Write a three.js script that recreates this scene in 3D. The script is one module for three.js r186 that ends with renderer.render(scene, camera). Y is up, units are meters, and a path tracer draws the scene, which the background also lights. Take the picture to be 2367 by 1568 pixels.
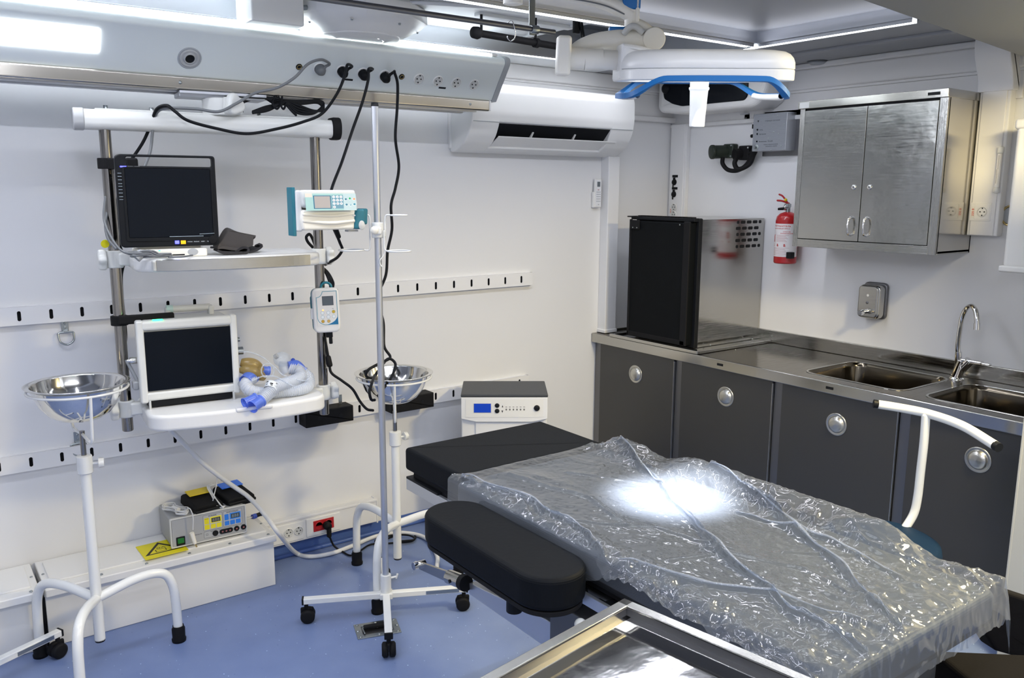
import * as THREE from 'three';
import { RoundedBoxGeometry } from 'three/addons/geometries/RoundedBoxGeometry.js';
import { mergeGeometries, toCreasedNormals } from 'three/addons/utils/BufferGeometryUtils.js';
import { ImprovedNoise } from 'three/addons/math/ImprovedNoise.js';
import { RectAreaLightUniformsLib } from 'three/addons/lights/RectAreaLightUniformsLib.js';

// ---------- camera, renderer, exposure ----------
const scene = new THREE.Scene();
scene.background = new THREE.Color(0x000000);
const EYE = new THREE.Vector3(-3.7305, 1.65, 3.5159);
const camera = new THREE.PerspectiveCamera(43.868, 2367 / 1568, 0.05, 40);
const YAW = 0.632578, PITCH = 0.176134, ROLL = 0.004571, FOCAL = 1946.9;
const FW = new THREE.Vector3(Math.sin(YAW) * Math.cos(PITCH), -Math.sin(PITCH), -Math.cos(YAW) * Math.cos(PITCH));
const R0 = new THREE.Vector3(Math.cos(YAW), 0, Math.sin(YAW)), U0 = new THREE.Vector3().crossVectors(R0, FW);
const RT = R0.clone().multiplyScalar(Math.cos(ROLL)).addScaledVector(U0, Math.sin(ROLL));
const UP = U0.clone().multiplyScalar(Math.cos(ROLL)).addScaledVector(R0, -Math.sin(ROLL));
camera.position.copy(EYE);
camera.quaternion.setFromRotationMatrix(new THREE.Matrix4().makeBasis(RT, UP, FW.clone().negate()));
scene.add(camera);
const renderer = new THREE.WebGLRenderer({ antialias: true });
renderer.toneMapping = THREE.LinearToneMapping;
renderer.toneMappingExposure = 2.5;
renderer.shadowMap.enabled = true;
RectAreaLightUniformsLib.init();

// ---------- lights (the fittings stand further down, in the same places) ----------
const LED_COOL = 0xf0f3ff, LED_WARM = 0xffe9ae, LED_NEUTRAL = 0xf4f7ff;
function areaLight(x, y, z, w, h, color, intensity, dir) {
  const l = new THREE.RectAreaLight(color, intensity, w, h);
  l.position.set(x, y, z); l.lookAt(x + dir[0], y + dir[1], z + dir[2]); scene.add(l); return l;
}
const DOWN = [0, -1, 0.0001];  // width along x, height along z
const LIGHT = {
  back: 6,      // strip along the back wall
  mid: 24,       // strip along the middle of the ceiling
  side: 9,      // strip running towards the beam
  left: 38,        // strip along the left edge of the raised panel
  behind: 48,    // fittings over the near half of the room
  console: 1.4,   // strip on top of the supply console
  panel: 10,      // reading light in the console
  warm: 92,     // warm ceiling lamp beyond the beam
  spot: 26,
};

// ---------- helpers ----------
const V = (x, y, z) => new THREE.Vector3(x, y, z);
function at(px, py, axis, value) {          // the point of an axis-parallel plane seen at a place of the photograph
  const d = FW.clone().addScaledVector(RT, (px - 1183.5) / FOCAL).addScaledVector(UP, -(py - 784) / FOCAL);
  const t = (value - EYE[axis]) / d[axis];
  return EYE.clone().addScaledVector(d, t);
}
const AX = (px, py, v) => at(px, py, 'x', v), AY = (px, py, v) => at(px, py, 'y', v), AZ = (px, py, v) => at(px, py, 'z', v);
function atDepth(px, py, depth) {
  return EYE.clone().addScaledVector(FW, depth).addScaledVector(RT, depth * (px - 1183.5) / FOCAL).addScaledVector(UP, -depth * (py - 784) / FOCAL);
}
function atPlane(px, py, p0, n) {
  const d = FW.clone().addScaledVector(RT, (px - 1183.5) / FOCAL).addScaledVector(UP, -(py - 784) / FOCAL);
  const t = p0.clone().sub(EYE).dot(n) / d.dot(n);
  return EYE.clone().addScaledVector(d, t);
}
let seed = 7;
const rnd = () => { seed = (seed * 1664525 + 1013904223) >>> 0; return seed / 4294967296; };
const noise = new ImprovedNoise();
const used = {};
function numbered(n) { used[n] = (used[n] ?? -1) + 1; return used[n] ? n + '_' + String(used[n]).padStart(3, '0') : n; }
function prep(g) {
  if (g.index) g = g.toNonIndexed();
  for (const k of Object.keys(g.attributes)) if (!['position', 'normal', 'uv'].includes(k)) g.deleteAttribute(k);
  if (!g.attributes.uv) g.setAttribute('uv', new THREE.BufferAttribute(new Float32Array(g.attributes.position.count * 2), 2));
  if (!g.attributes.normal) g.computeVertexNormals();
  g.morphAttributes = {};
  return g;
}
const fuse = gs => Array.isArray(gs) ? (gs.length === 1 ? gs[0] : mergeGeometries(gs.map(prep))) : gs;
function mesh(name, gs, m) { const o = new THREE.Mesh(fuse(gs), m); o.name = name; o.castShadow = o.receiveShadow = true; return o; }
const APART = new Set(['stile', 'bolt', 'side_panel', 'end_cap', 'bracket_screw', 'screw', 'lid_screw', 'ceiling_rib', 'box_screw', 'indicator_lamp', 'rivet', 'socket_bore', 'push_button', 'wheel', 'outlet_vane', 'front_foot', 'label_plate', 'bolt_recess', 'plug_body', 'rail_block', 'side_rail', 'headrest_bracket', 'alarm_lamp', 'hanger', 'bracket_bolt', 'tray_screw', 'vent_slot', 'foot', 'hinge', 'hinge_screw', 'grille_bar', 'ring', 'bar_plug', 'red_well', 'frame_bar', 'tray_rib', 'connector_ring', 'lip', 'blue_cover']);
function part(parent, name, gs, m, label) {
  if (APART.has(name) && Array.isArray(gs)) return gs.map(g => part(parent, name, g, m, label))[0];
  const o = mesh(name, gs, m); parent.add(o); if (label) o.userData.label = label; return o;
}
function tag(o, label, category, group) { o.userData = { ...o.userData, label, category }; if (group) o.userData.group = group; return o; }
function thing(name, label, category, pos = [0, 0, 0], turn = 0, group) {
  const o = new THREE.Group(); o.name = numbered(name); o.position.set(...(pos.isVector3 ? pos.toArray() : pos)); o.rotation.y = turn; scene.add(o);
  return tag(o, label, category, group);
}
function solo(name, gs, m, label, category, group) { const o = mesh(numbered(name), gs, m); scene.add(o); return tag(o, label, category, group); }
function struct(name, gs, m) { const o = mesh(numbered(name), gs, m); o.userData.kind = 'structure'; scene.add(o); return o; }
// things that are easiest to give in world places are built in world space and then hung under a group at their base
function settle(o) { const inv = new THREE.Matrix4().compose(o.position, o.quaternion, o.scale).invert(); for (const c of o.children) { c.applyMatrix4(inv); } return o; }
const T = (g, x, y, z) => g.translate(x, y, z);
function box(w, h, d, x = 0, y = 0, z = 0, r = 0.002, s = 2) {
  r = Math.min(r, w / 2.01, h / 2.01, d / 2.01);
  const g = r > 0 ? new RoundedBoxGeometry(w, h, d, s, r) : new THREE.BoxGeometry(w, h, d);
  return g.translate(x, y, z);
}
function span(x0, x1, y0, y1, z0, z1, r = 0.002, s = 2) { return box(Math.abs(x1 - x0), Math.abs(y1 - y0), Math.abs(z1 - z0), (x0 + x1) / 2, (y0 + y1) / 2, (z0 + z1) / 2, r, s); }
function turnTo(g, from, to) {              // a geometry built along +y put between two points' direction, based at 'from'
  const q = new THREE.Quaternion().setFromUnitVectors(V(0, 1, 0), to.clone().sub(from).normalize());
  return g.applyQuaternion(q).translate(from.x, from.y, from.z);
}
function rod(a, b, r0, r1 = r0, n = 20) {
  const L = a.distanceTo(b);
  return turnTo(new THREE.CylinderGeometry(r1, r0, L, n, 1).translate(0, L / 2, 0), a, b);
}
function lathe(pts, n = 40) { return new THREE.LatheGeometry(pts.map(p => new THREE.Vector2(Math.max(p[0], 0.00001), p[1])), n); }
function latheTo(pts, a, b, n = 28) { return turnTo(lathe(pts, n), a, b); }
const curve = (pts, closed = false, t = 0.5) => new THREE.CatmullRomCurve3(pts, closed, 'catmullrom', t);
function tube(pts, r, seg = 0, rad = 8, closed = false, t = 0.5) {
  const c = curve(pts, closed, t);
  const g = new THREE.TubeGeometry(c, seg || Math.max(12, pts.length * 8), r, rad, closed);
  if (closed) return g;
  return mergeGeometries([prep(g), prep(new THREE.SphereGeometry(r, 8, 6).translate(...pts[0].toArray())), prep(new THREE.SphereGeometry(r, 8, 6).translate(...pts[pts.length - 1].toArray()))]);
}
function hose(pts, rf, seg, rad = 14) {     // a tube whose radius follows rf(t)
  const c = curve(pts), fr = c.computeFrenetFrames(seg), pos = [], uv = [], idx = [];
  for (let i = 0; i <= seg; i++) {
    const p = c.getPointAt(i / seg), r = rf(i / seg);
    for (let j = 0; j <= rad; j++) {
      const a = j / rad * Math.PI * 2, q = p.clone().addScaledVector(fr.normals[i], Math.cos(a) * r).addScaledVector(fr.binormals[i], Math.sin(a) * r);
      pos.push(q.x, q.y, q.z); uv.push(i / seg, j / rad);
      if (i < seg && j < rad) { const k = i * (rad + 1) + j; idx.push(k, k + 1, k + rad + 1, k + 1, k + rad + 2, k + rad + 1); }
    }
  }
  const g = new THREE.BufferGeometry(); g.setAttribute('position', new THREE.Float32BufferAttribute(pos, 3)); g.setAttribute('uv', new THREE.Float32BufferAttribute(uv, 2)); g.setIndex(idx); g.computeVertexNormals();
  return g;
}
function shapeOf(pts, r = 0) {              // polygon with rounded corners
  const s = new THREE.Shape(), n = pts.length;
  if (!r) { pts.forEach((p, i) => i ? s.lineTo(...p) : s.moveTo(...p)); s.closePath(); return s; }
  for (let i = 0; i < n; i++) {
    const a = pts[(i + n - 1) % n], b = pts[i], c = pts[(i + 1) % n], rr = Array.isArray(r) ? r[i] : r;
    const la = Math.hypot(a[0] - b[0], a[1] - b[1]), lc = Math.hypot(c[0] - b[0], c[1] - b[1]), k = Math.min(rr, la / 2.001, lc / 2.001);
    const p = [b[0] + (a[0] - b[0]) / la * k, b[1] + (a[1] - b[1]) / la * k], q = [b[0] + (c[0] - b[0]) / lc * k, b[1] + (c[1] - b[1]) / lc * k];
    i ? s.lineTo(...p) : s.moveTo(...p); s.quadraticCurveTo(b[0], b[1], q[0], q[1]);
  }
  s.closePath(); return s;
}
const rectPts = (w, h, x = 0, y = 0) => [[x - w / 2, y - h / 2], [x + w / 2, y - h / 2], [x + w / 2, y + h / 2], [x - w / 2, y + h / 2]];
function extr(s, depth, bevel = 0.001, seg = 2, cs = 8) {
  const g = new THREE.ExtrudeGeometry(s, { depth: Math.max(depth - 2 * bevel, 0.0001), bevelEnabled: bevel > 0, bevelThickness: bevel, bevelSize: bevel, bevelOffset: -bevel, bevelSegments: seg, curveSegments: cs });
  return g.translate(0, 0, bevel);
}
const capsule = (w, h, x = 0, y = 0) => { const p = new THREE.Path(), r = w / 2, k = h / 2 - r; p.moveTo(x + r, y - k); p.lineTo(x + r, y + k); p.absarc(x, y + k, r, 0, Math.PI); p.lineTo(x - r, y - k); p.absarc(x, y - k, r, Math.PI, 2 * Math.PI); return p; };
const rx = (g, a) => g.rotateX(a), ry = (g, a) => g.rotateY(a), rz = (g, a) => g.rotateZ(a);
// puts geometry built facing +z onto a surface at p that faces n (up stays up)
function face(g, p, n) {
  const z = n.clone().normalize(), x = new THREE.Vector3().crossVectors(V(0, 1, 0), z).normalize(), y = new THREE.Vector3().crossVectors(z, x);
  return g.applyMatrix4(new THREE.Matrix4().makeBasis(x, y, z).setPosition(p));
}
const screw = (r = 0.004) => lathe([[0, r * 0.55], [r * 0.5, r * 0.5], [r * 0.9, r * 0.25], [r, 0], [r, -r * 0.4]], 12).rotateX(Math.PI / 2);
// ---------- procedural textures and materials ----------
function dataTex(n, f, srgb = false, rep = [1, 1]) {
  const d = new Uint8Array(n * n * 4);
  for (let y = 0; y < n; y++) for (let x = 0; x < n; x++) {
    const c = f(x / n, y / n, x, y), k = (y * n + x) * 4;
    for (let i = 0; i < 3; i++) d[k + i] = Math.max(0, Math.min(255, Math.round(255 * (Array.isArray(c) ? c[i] : c))));
    d[k + 3] = 255;
  }
  const t = new THREE.DataTexture(d, n, n); t.wrapS = t.wrapT = THREE.RepeatWrapping; t.magFilter = THREE.LinearFilter; t.minFilter = THREE.LinearMipmapLinearFilter; t.generateMipmaps = true;
  if (srgb) t.colorSpace = THREE.SRGBColorSpace; t.repeat.set(...rep); t.needsUpdate = true; return t;
}
function canvasTex(w, h, draw) {
  const c = document.createElement('canvas'); c.width = w; c.height = h; draw(c.getContext('2d'), w, h);
  const t = new THREE.CanvasTexture(c); t.colorSpace = THREE.SRGBColorSpace; t.anisotropy = 4; return t;
}
const fbm = (x, y, s) => { let a = 0, k = 0.5; for (let i = 0; i < 4; i++) { a += k * noise.noise(x, y, s + i * 3.7); x *= 2; y *= 2; k /= 2; } return a; };
const M = {};
function mt(name, color, roughness = 0.5, metalness = 0, more = {}) { const m = new THREE.MeshPhysicalMaterial({ color, roughness, metalness, ...more }); m.name = name; M[name] = m; return m; }
const lin = (r, g, b) => new THREE.Color().setRGB(r, g, b);
const brush = dataTex(256, (u, v, x, y) => 0.5 + 0.22 * noise.noise(u * 5, y * 1.9, 3) + 0.2 * noise.noise(u * 11, y * 0.63, 8));
const smear = dataTex(256, (u, v) => 0.86 + 0.34 * fbm(Math.abs(u - 0.5) * 9, Math.abs(v - 0.5) * 9, 2));
const grain = dataTex(256, (u, v, x, y) => 0.5 + 0.3 * noise.noise(x * 0.33, y * 0.33, 1) + 0.2 * noise.noise(x * 0.9, y * 0.9, 5));
const specks = (() => {
  const n = 1024, a = new Float32Array(n * n);
  for (let k = 0; k < 520; k++) { const x = Math.floor(rnd() * n), y = Math.floor(rnd() * n), v = rnd() < 0.68 ? 0.16 + rnd() * 0.3 : -0.1 - rnd() * 0.15, s = rnd() < 0.5 ? 1 : 2; for (let i = 0; i < s; i++) for (let j = 0; j < s + (rnd() < 0.3 ? 1 : 0); j++) a[((y + j) % n) * n + (x + i) % n] = v; }
  return dataTex(n, (u, v, x, y) => { const t = 0.035 * fbm(Math.abs(u - .5) * 12, Math.abs(v - .5) * 12, 9) + 0.02 * noise.noise(x * .8, y * .8, 4) + a[y * n + x]; return [0.455 + t, 0.525 + t, 0.69 + t * 0.8]; }, true);
})();
mt('vinyl', 0xffffff, 0.42, 0, { map: specks });
mt('vinylDark', 0x4a66a6, 0.45);
mt('wall', lin(0.76, 0.765, 0.78), 0.42, 0, { specularIntensity: 0.7, bumpMap: smear, bumpScale: 0.0012 });
mt('wallTrim', lin(0.78, 0.78, 0.785), 0.55, 0, { specularIntensity: 0.5 });
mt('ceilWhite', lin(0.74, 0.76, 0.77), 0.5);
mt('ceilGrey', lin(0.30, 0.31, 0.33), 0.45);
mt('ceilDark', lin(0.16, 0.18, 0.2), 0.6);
mt('white', lin(0.8, 0.8, 0.79), 0.32);
mt('whiteMatt', lin(0.78, 0.78, 0.77), 0.5);
mt('cream', lin(0.9, 0.87, 0.78), 0.3);
mt('plastic', lin(0.72, 0.73, 0.71), 0.35);
mt('greyPlastic', lin(0.42, 0.43, 0.44), 0.42);
mt('lightGrey', lin(0.6, 0.61, 0.6), 0.4);
mt('console', lin(0.76, 0.81, 0.81), 0.38, 0.15);
mt('capGrey', lin(0.36, 0.38, 0.4), 0.45);
mt('enamel', lin(0.8, 0.81, 0.8), 0.22, 0, { clearcoat: 0.4 });
mt('steel', lin(0.47, 0.46, 0.43), 0.3, 1, { roughnessMap: brush });
mt('steelDoor', lin(0.095, 0.094, 0.093), 0.42, 0.8);
mt('steelCabinet', lin(0.44, 0.44, 0.425), 0.32, 1, { roughnessMap: brush, bumpMap: smear, bumpScale: 0.002 });
mt('railSteel', lin(0.5, 0.47, 0.42), 0.22, 1);
mt('steelDark', lin(0.2, 0.2, 0.21), 0.38, 1);
mt('polished', lin(0.78, 0.77, 0.74), 0.1, 1);
mt('satin', lin(0.55, 0.54, 0.5), 0.3, 1);
mt('chrome', lin(0.75, 0.75, 0.76), 0.07, 1);
mt('pole', lin(0.3, 0.285, 0.265), 0.14, 1);
mt('alu', lin(0.58, 0.6, 0.64), 0.38, 0.85);
mt('zinc', lin(0.36, 0.39, 0.4), 0.3, 1);
mt('black', lin(0.009, 0.01, 0.012), 0.45, 0, { specularIntensity: 0.35 });
mt('blackMatt', lin(0.009, 0.009, 0.010), 0.7, 0, { specularIntensity: 0.35 });
mt('rubber', lin(0.008, 0.008, 0.009), 0.6, 0, { specularIntensity: 0.35 });
mt('cable', lin(0.007, 0.008, 0.01), 0.45, 0, { specularIntensity: 0.3 });
mt('cableGrey', lin(0.15, 0.16, 0.17), 0.45);
mt('cableWhite', lin(0.72, 0.73, 0.74), 0.4);
mt('glassBlack', lin(0.003, 0.005, 0.009), 0.2, 0, { specularIntensity: 0.3 });
mt('leather', lin(0.006, 0.007, 0.009), 0.55, 0, { bumpMap: grain, bumpScale: 0.0004, specularIntensity: 0.17 });
mt('leatherBrown', lin(0.008, 0.0075, 0.008), 0.85, 0, { specularIntensity: 0.12, bumpMap: grain, bumpScale: 0.0004 });
mt('leatherBlue', lin(0.006, 0.022, 0.055), 0.6, 0, { specularIntensity: 0.25, bumpMap: grain, bumpScale: 0.0004 });
mt('fridgeDoor', lin(0.004, 0.005, 0.006), 0.6, 0, { specularIntensity: 0.2, bumpMap: grain, bumpScale: 0.0003 });
mt('cloth', lin(0.075, 0.066, 0.06), 0.92, 0, { bumpMap: grain, bumpScale: 0.0006 });
mt('clothDark', lin(0.03, 0.028, 0.03), 0.95);
mt('teal', lin(0.015, 0.17, 0.235), 0.35);
mt('blueRim', lin(0.0, 0.155, 0.47), 0.38);
mt('blueCap', lin(0.02, 0.06, 0.42), 0.35);
mt('blueBright', lin(0.02, 0.16, 0.75), 0.35);
mt('blueSoft', lin(0.14, 0.25, 0.85), 0.3, 0, { transmission: 0.35, thickness: 0 });
mt('hoseWhite', lin(0.75, 0.79, 0.86), 0.35, 0, { transmission: 0.25, thickness: 0 });
mt('filmFold', lin(0.75, 0.79, 0.86), 0.1, 0, { transmission: 0.8, thickness: 0 });
mt('clear', lin(0.9, 0.93, 0.97), 0.12, 0, { transmission: 0.78, thickness: 0 });
mt('amber', lin(0.42, 0.3, 0.1), 0.3, 0, { transmission: 0.4, thickness: 0 });
mt('red', lin(0.42, 0.008, 0.012), 0.3, 0, { clearcoat: 0.3 });
mt('redSocket', lin(0.42, 0.012, 0.016), 0.35);
mt('yellow', lin(0.62, 0.47, 0.005), 0.4);
mt('yellowBright', lin(0.75, 0.68, 0.01), 0.4);
mt('green', lin(0.01, 0.16, 0.02), 0.35);
mt('olive', lin(0.012, 0.02, 0.012), 0.5);
mt('brass', lin(0.55, 0.42, 0.18), 0.25, 1);
mt('lcd', lin(0.28, 0.27, 0.26), 0.25);
mt('lcdBlue', lin(0.005, 0.02, 0.17), 0.2, 0, { emissive: lin(0.0, 0.012, 0.12) });
mt('paleTeal', lin(0.46, 0.62, 0.6), 0.35);
mt('paleBlue', lin(0.5, 0.6, 0.68), 0.35);
mt('film', lin(0.66, 0.71, 0.79), 0.07, 0, { transmission: 0.9, thickness: 0, specularIntensity: 1, side: THREE.DoubleSide });
mt('ledGlow', 0xffffff, 0.5, 0, { emissive: lin(0.93, 0.97, 1), emissiveIntensity: 4 });
mt('consoleGlow', 0xffffff, 0.5, 0, { emissive: lin(0.9, 1, 1), emissiveIntensity: 1.5 });
mt('lampGlow', 0xffffff, 0.5, 0, { emissive: lin(0.95, 0.98, 1), emissiveIntensity: 6 });
mt('warmGlow', 0xffffff, 0.5, 0, { emissive: lin(1, 0.85, 0.62), emissiveIntensity: 3 });
mt('ledBlue', 0x2030ff, 0.4, 0, { emissive: lin(0.05, 0.05, 1), emissiveIntensity: 3 });
mt('ledGreen', 0x20ff60, 0.4, 0, { emissive: lin(0.03, 1, 0.2), emissiveIntensity: 2.2 });
mt('ledOrange', 0xff8030, 0.4, 0, { emissive: lin(1, 0.3, 0.05), emissiveIntensity: 1.5 });
mt('keyYellow', lin(0.8, 0.4, 0.01), 0.4, 0, { emissive: lin(0.6, 0.25, 0), emissiveIntensity: 0.6 });
for (const k of ['steel', 'steelDoor', 'steelCabinet']) M[k].side = THREE.FrontSide;
const printed = (name, w, h, draw, rough = 0.5) => mt(name, 0xffffff, rough, 0, { map: canvasTex(w, h, draw) });
function txt(c, s, x, y, size, color = '#222', font = 'sans-serif', align = 'center', bold = true) { c.fillStyle = color; c.font = `${bold ? 'bold ' : ''}${size}px ${font}`; c.textAlign = align; c.textBaseline = 'middle'; c.fillText(s, x, y); }
// a sheet of print, facing +z, with a real thickness
function sheet(w, h, t = 0.0008) { const g = new THREE.BoxGeometry(w, h, t); const uv = g.attributes.uv, n = g.attributes.normal; for (let i = 0; i < uv.count; i++) if (n.getZ(i) < 0.5) uv.setXY(i, 0.01, 0.01); return g.translate(0, 0, t / 2); }
// ---------- the setting ----------
function boxUV(g, scale = 1) {              // uv in metres, by the main direction of each face
  g = prep(g); const p = g.attributes.position, n = g.attributes.normal, uv = g.attributes.uv;
  for (let i = 0; i < p.count; i++) {
    const ax = Math.abs(n.getX(i)), ay = Math.abs(n.getY(i)), az = Math.abs(n.getZ(i));
    if (ay >= ax && ay >= az) uv.setXY(i, p.getX(i) / scale, p.getZ(i) / scale);
    else if (ax > az) uv.setXY(i, p.getZ(i) / scale, p.getY(i) / scale);
    else uv.setXY(i, p.getX(i) / scale, p.getY(i) / scale);
  }
  return g;
}
const XL = -5.6, ZN = 5.2, CEIL = 2.262;
struct('floor', boxUV(span(XL - .1, .1, -.1, 0, -.1, ZN + .1, 0), 1.5), M.vinyl);
struct('wall_back', boxUV(span(XL - .1, .1, 0, 2.6, -.1, 0, 0), 1.3), M.wall);
struct('wall_right', boxUV(span(0, .1, 0, 2.6, 0, ZN, 0), 1.3), M.wall);
struct('wall_left', boxUV(span(XL - .1, XL, 0, 2.6, 0, ZN, 0), 1.3), M.wall);
struct('wall_front', boxUV(span(XL - .1, .1, 0, 2.6, ZN, ZN + .1, 0), 1.3), M.wall);
{ // ceiling: slab, then lower panels hung under it
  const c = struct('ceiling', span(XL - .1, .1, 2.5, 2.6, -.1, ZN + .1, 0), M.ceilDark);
  part(c, 'ceiling_panel', span(XL, -1.33, 2.33, 2.36, .3, 1.06, .003), M.ceilWhite);            // white panel over the pendant
  part(c, 'ceiling_panel', span(-.63, 0, CEIL, CEIL + .03, 0, ZN, .003), M.ceilGrey);                  // along the right wall
  part(c, 'ceiling_panel', span(XL, -.63, CEIL, CEIL + .03, 0, .25, .003), M.ceilWhite);               // along the back wall
  part(c, 'ceiling_panel', span(XL, -.7, CEIL + .045, CEIL + .075, 1.12, 2.2, 0), M.ceilGrey);         // raised centre panel
  part(c, 'ceiling_panel', span(XL, -.63, CEIL + .02, CEIL + .05, 2.2, ZN, 0), M.ceilWhite);
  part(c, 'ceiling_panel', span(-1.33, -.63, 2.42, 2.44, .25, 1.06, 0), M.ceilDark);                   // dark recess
  part(c, 'ceiling_rib', [span(-.37, -.33, CEIL - .012, CEIL + .002, 0, 1.85, .005), span(-.30, -.285, CEIL - .006, CEIL + .002, 0, 1.85, .003)], M.ceilGrey);
  part(c, 'ceiling_rib', [span(-1.345, -1.32, 2.322, 2.42, .3, 1.06, .003), span(-1.8, -1.32, 2.316, 2.331, .62, .66, .004)], M.ceilWhite);
  part(c, 'ceiling_rib', [span(-1.31, -.7, 2.37, 2.40, .55, .59, .004), span(-1.31, -.7, 2.37, 2.40, .85, .88, .004)], M.ceilGrey);
  part(c, 'ceiling_frame', [span(XL, -.7, CEIL, CEIL + .1, 1.055, 1.062, 0), span(XL, -.7, CEIL, CEIL + .1, 1.112, 1.12, 0), span(-.7, -.692, CEIL, CEIL + .1, .25, 2.2, 0), span(-.638, -.63, CEIL, CEIL + .2, .25, 2.2, 0), span(XL, -.63, CEIL, CEIL + .2, .25, .258, 0), span(XL, -.63, CEIL, CEIL + .1, .292, .3, 0)], M.alu);
}
{ // beam between the two halves of the room, a little out of square as the photograph shows it
  const a = V(-1.362, 0, 2.026), b = V(.115, 0, 1.836), ang = Math.atan2(-(b.z - a.z), b.x - a.x), L = 6;
  const put = g => g.rotateY(ang).translate(.1, 0, 1.838);
  struct('trim_1', [put(span(-L, 0, 2.196, 2.5, 0, .16, .012, 3)), put(span(-L, 0, 2.13, 2.5, .13, .5, .02, 3))], mt('beam', lin(.19, .195, .2), .55));
}
// mouldings at the head of the walls
struct('trim_2', [span(-.05, 0, 2.235, CEIL, 0, 1.9, .008), span(-.03, 0, 2.14, 2.236, 0, 1.9, .01), span(-.018, 0, 2.128, 2.141, 0, 1.9, .003), span(-.012, 0, 2.02, 2.128, .0, 1.9, .003), span(-.022, 0, 2.0, 2.022, 0, 1.04, .004)], M.wallTrim);
struct('trim_3', [span(XL, 0, 2.19, CEIL, 0, .03, .008), span(XL, 0, 2.178, 2.191, 0, .014, .003), span(XL, 0, 2.06, 2.178, 0, .01, .003), span(-.5, 0, 2.03, 2.06, 0, .03, .006)], M.wallTrim);
struct('baseboard_back', [span(XL, 0, 0, .055, 0, .006, .002), span(XL, 0, 0, .018, 0, .03, .008)], M.vinylDark);
struct('baseboard_right', span(-.02, 0, 0, .07, 0, ZN, .003), M.vinylDark);
struct('baseboard_left', span(XL, XL + .02, 0, .07, 0, ZN, .003), M.vinylDark);
// pillar duct on the back wall beside the counter, and the conduit in the corner
struct('trim_4', [span(-.552, -.47, .857, 1.83, 0, .062, .004), span(-.47, -.46, .857, 1.83, 0, .01, .002), span(-.558, -.464, .855, .875, 0, .068, .004)], M.wallTrim);
struct('trim_5', [span(-.03, 0, .92, 2.02, .015, .14, .004), span(-.034, -.02, .92, 2.02, .03, .125, .003), span(-.012, 0, .92, 2.02, .0, .016, .002)], M.wallTrim);
{ // ventilation duct on the right wall: long cover, bend at the top
  const g = [span(-.05, 0, 1.466, 2.06, 1.752, 1.875, .006), span(-.056, -.03, 1.468, 2.06, 1.765, 1.862, .004)];
  g.push(extr(shapeOf([[0, 2.05], [0, 2.262], [-.12, 2.262], [-.12, 2.2], [-.066, 2.10], [-.06, 2.05]], [.001, .001, .001, .05, .05, .004]), .14, .006).translate(0, 0, 1.744));
  struct('trim_6', g, M.wallTrim);
}

// ---------- ceiling light strips ----------
function ledStrip(name, label, x0, x1, z0, z1, y, power, color = LED_COOL) {
  const t = thing(name, label, 'light strip', [(x0 + x1) / 2, y, (z0 + z1) / 2]), w = x1 - x0, d = z1 - z0, ax = w > d;
  const g = ax ? extr(shapeOf([[-.02, 0], [-.02, .03], [.02, .03], [.02, 0], [.016, 0], [.016, .026], [-.016, .026], [-.016, 0]]), w, 0).rotateY(Math.PI / 2).translate(-w / 2, 0, 0) : extr(shapeOf([[-.02, 0], [-.02, .03], [.02, .03], [.02, 0], [.016, 0], [.016, .026], [-.016, .026], [-.016, 0]]), d, 0).translate(0, 0, -d / 2);
  part(t, 'channel', g, M.alu);
  part(t, 'led_diffuser', box(ax ? w - .004 : .031, .008, ax ? .031 : d - .004, 0, .007, 0, .003), M.ledGlow, 'glowing white diffuser');
  areaLight((x0 + x1) / 2, y - .004, (z0 + z1) / 2, ax ? w - .01 : .026, ax ? .026 : d - .01, color, power, DOWN);
  // the strip also washes the panel beside it
  return t;
}
ledStrip('led_strip', 'long glowing light strip in the ceiling edge nearest the slotted wall', -4.4, -.72, .255, .295, CEIL - .004, LIGHT.back);
ledStrip('led_strip', 'long glowing ceiling strip passing behind the blue-rimmed surgical lamp', -4.4, -.70, 1.066, 1.108, CEIL - .012, LIGHT.mid);
ledStrip('led_strip', 'glowing ceiling strip running from the corner joint to the grey beam', -.688, -.642, .3, 1.79, CEIL - .012, LIGHT.side);
// wash of light on the raised centre panel: the strips' upper slots
for (const [x, z, w, h] of [[-2.55, 1.135, 3.6, .02], [-.725, 1.5, .02, .62]]) areaLight(x, CEIL + .004, z, Math.max(w, h), Math.min(w, h), LED_COOL, 2.2, w > h ? [0, 1, .5] : [-.5, 1, 0]);
{ // fittings over the near half of the room, out of the frame
  ledStrip('led_strip', 'ceiling strip along the left edge of the raised ceiling panel', -3.42, -3.38, 1.14, 2.12, CEIL - .004, LIGHT.left);
  ledStrip('led_strip', 'ceiling strip over the middle of the near half of the room', -4.9, -1.9, 3.08, 3.12, CEIL - .002, LIGHT.behind, LED_NEUTRAL);
  ledStrip('led_strip', 'ceiling strip near the front wall behind the viewer', -4.9, -1.9, 4.28, 4.32, CEIL - .002, LIGHT.behind, LED_NEUTRAL);
  const t = thing('warm_ceiling_light', 'round warm ceiling light beyond the grey beam', 'ceiling light', [-1.05, CEIL, 2.85]);
  part(t, 'frame', lathe([[0, 0], [.2, 0], [.205, -.02], [.19, -.035], [.18, -.03], [0, -.03]]), M.white);
  part(t, 'lamp_diffuser', lathe([[.18, -.03], [.15, -.045], [.08, -.055], [0, -.058]]), M.warmGlow);
  areaLight(-1.05, CEIL - .062, 2.85, .32, .32, LED_WARM, LIGHT.warm, DOWN);
}
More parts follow.
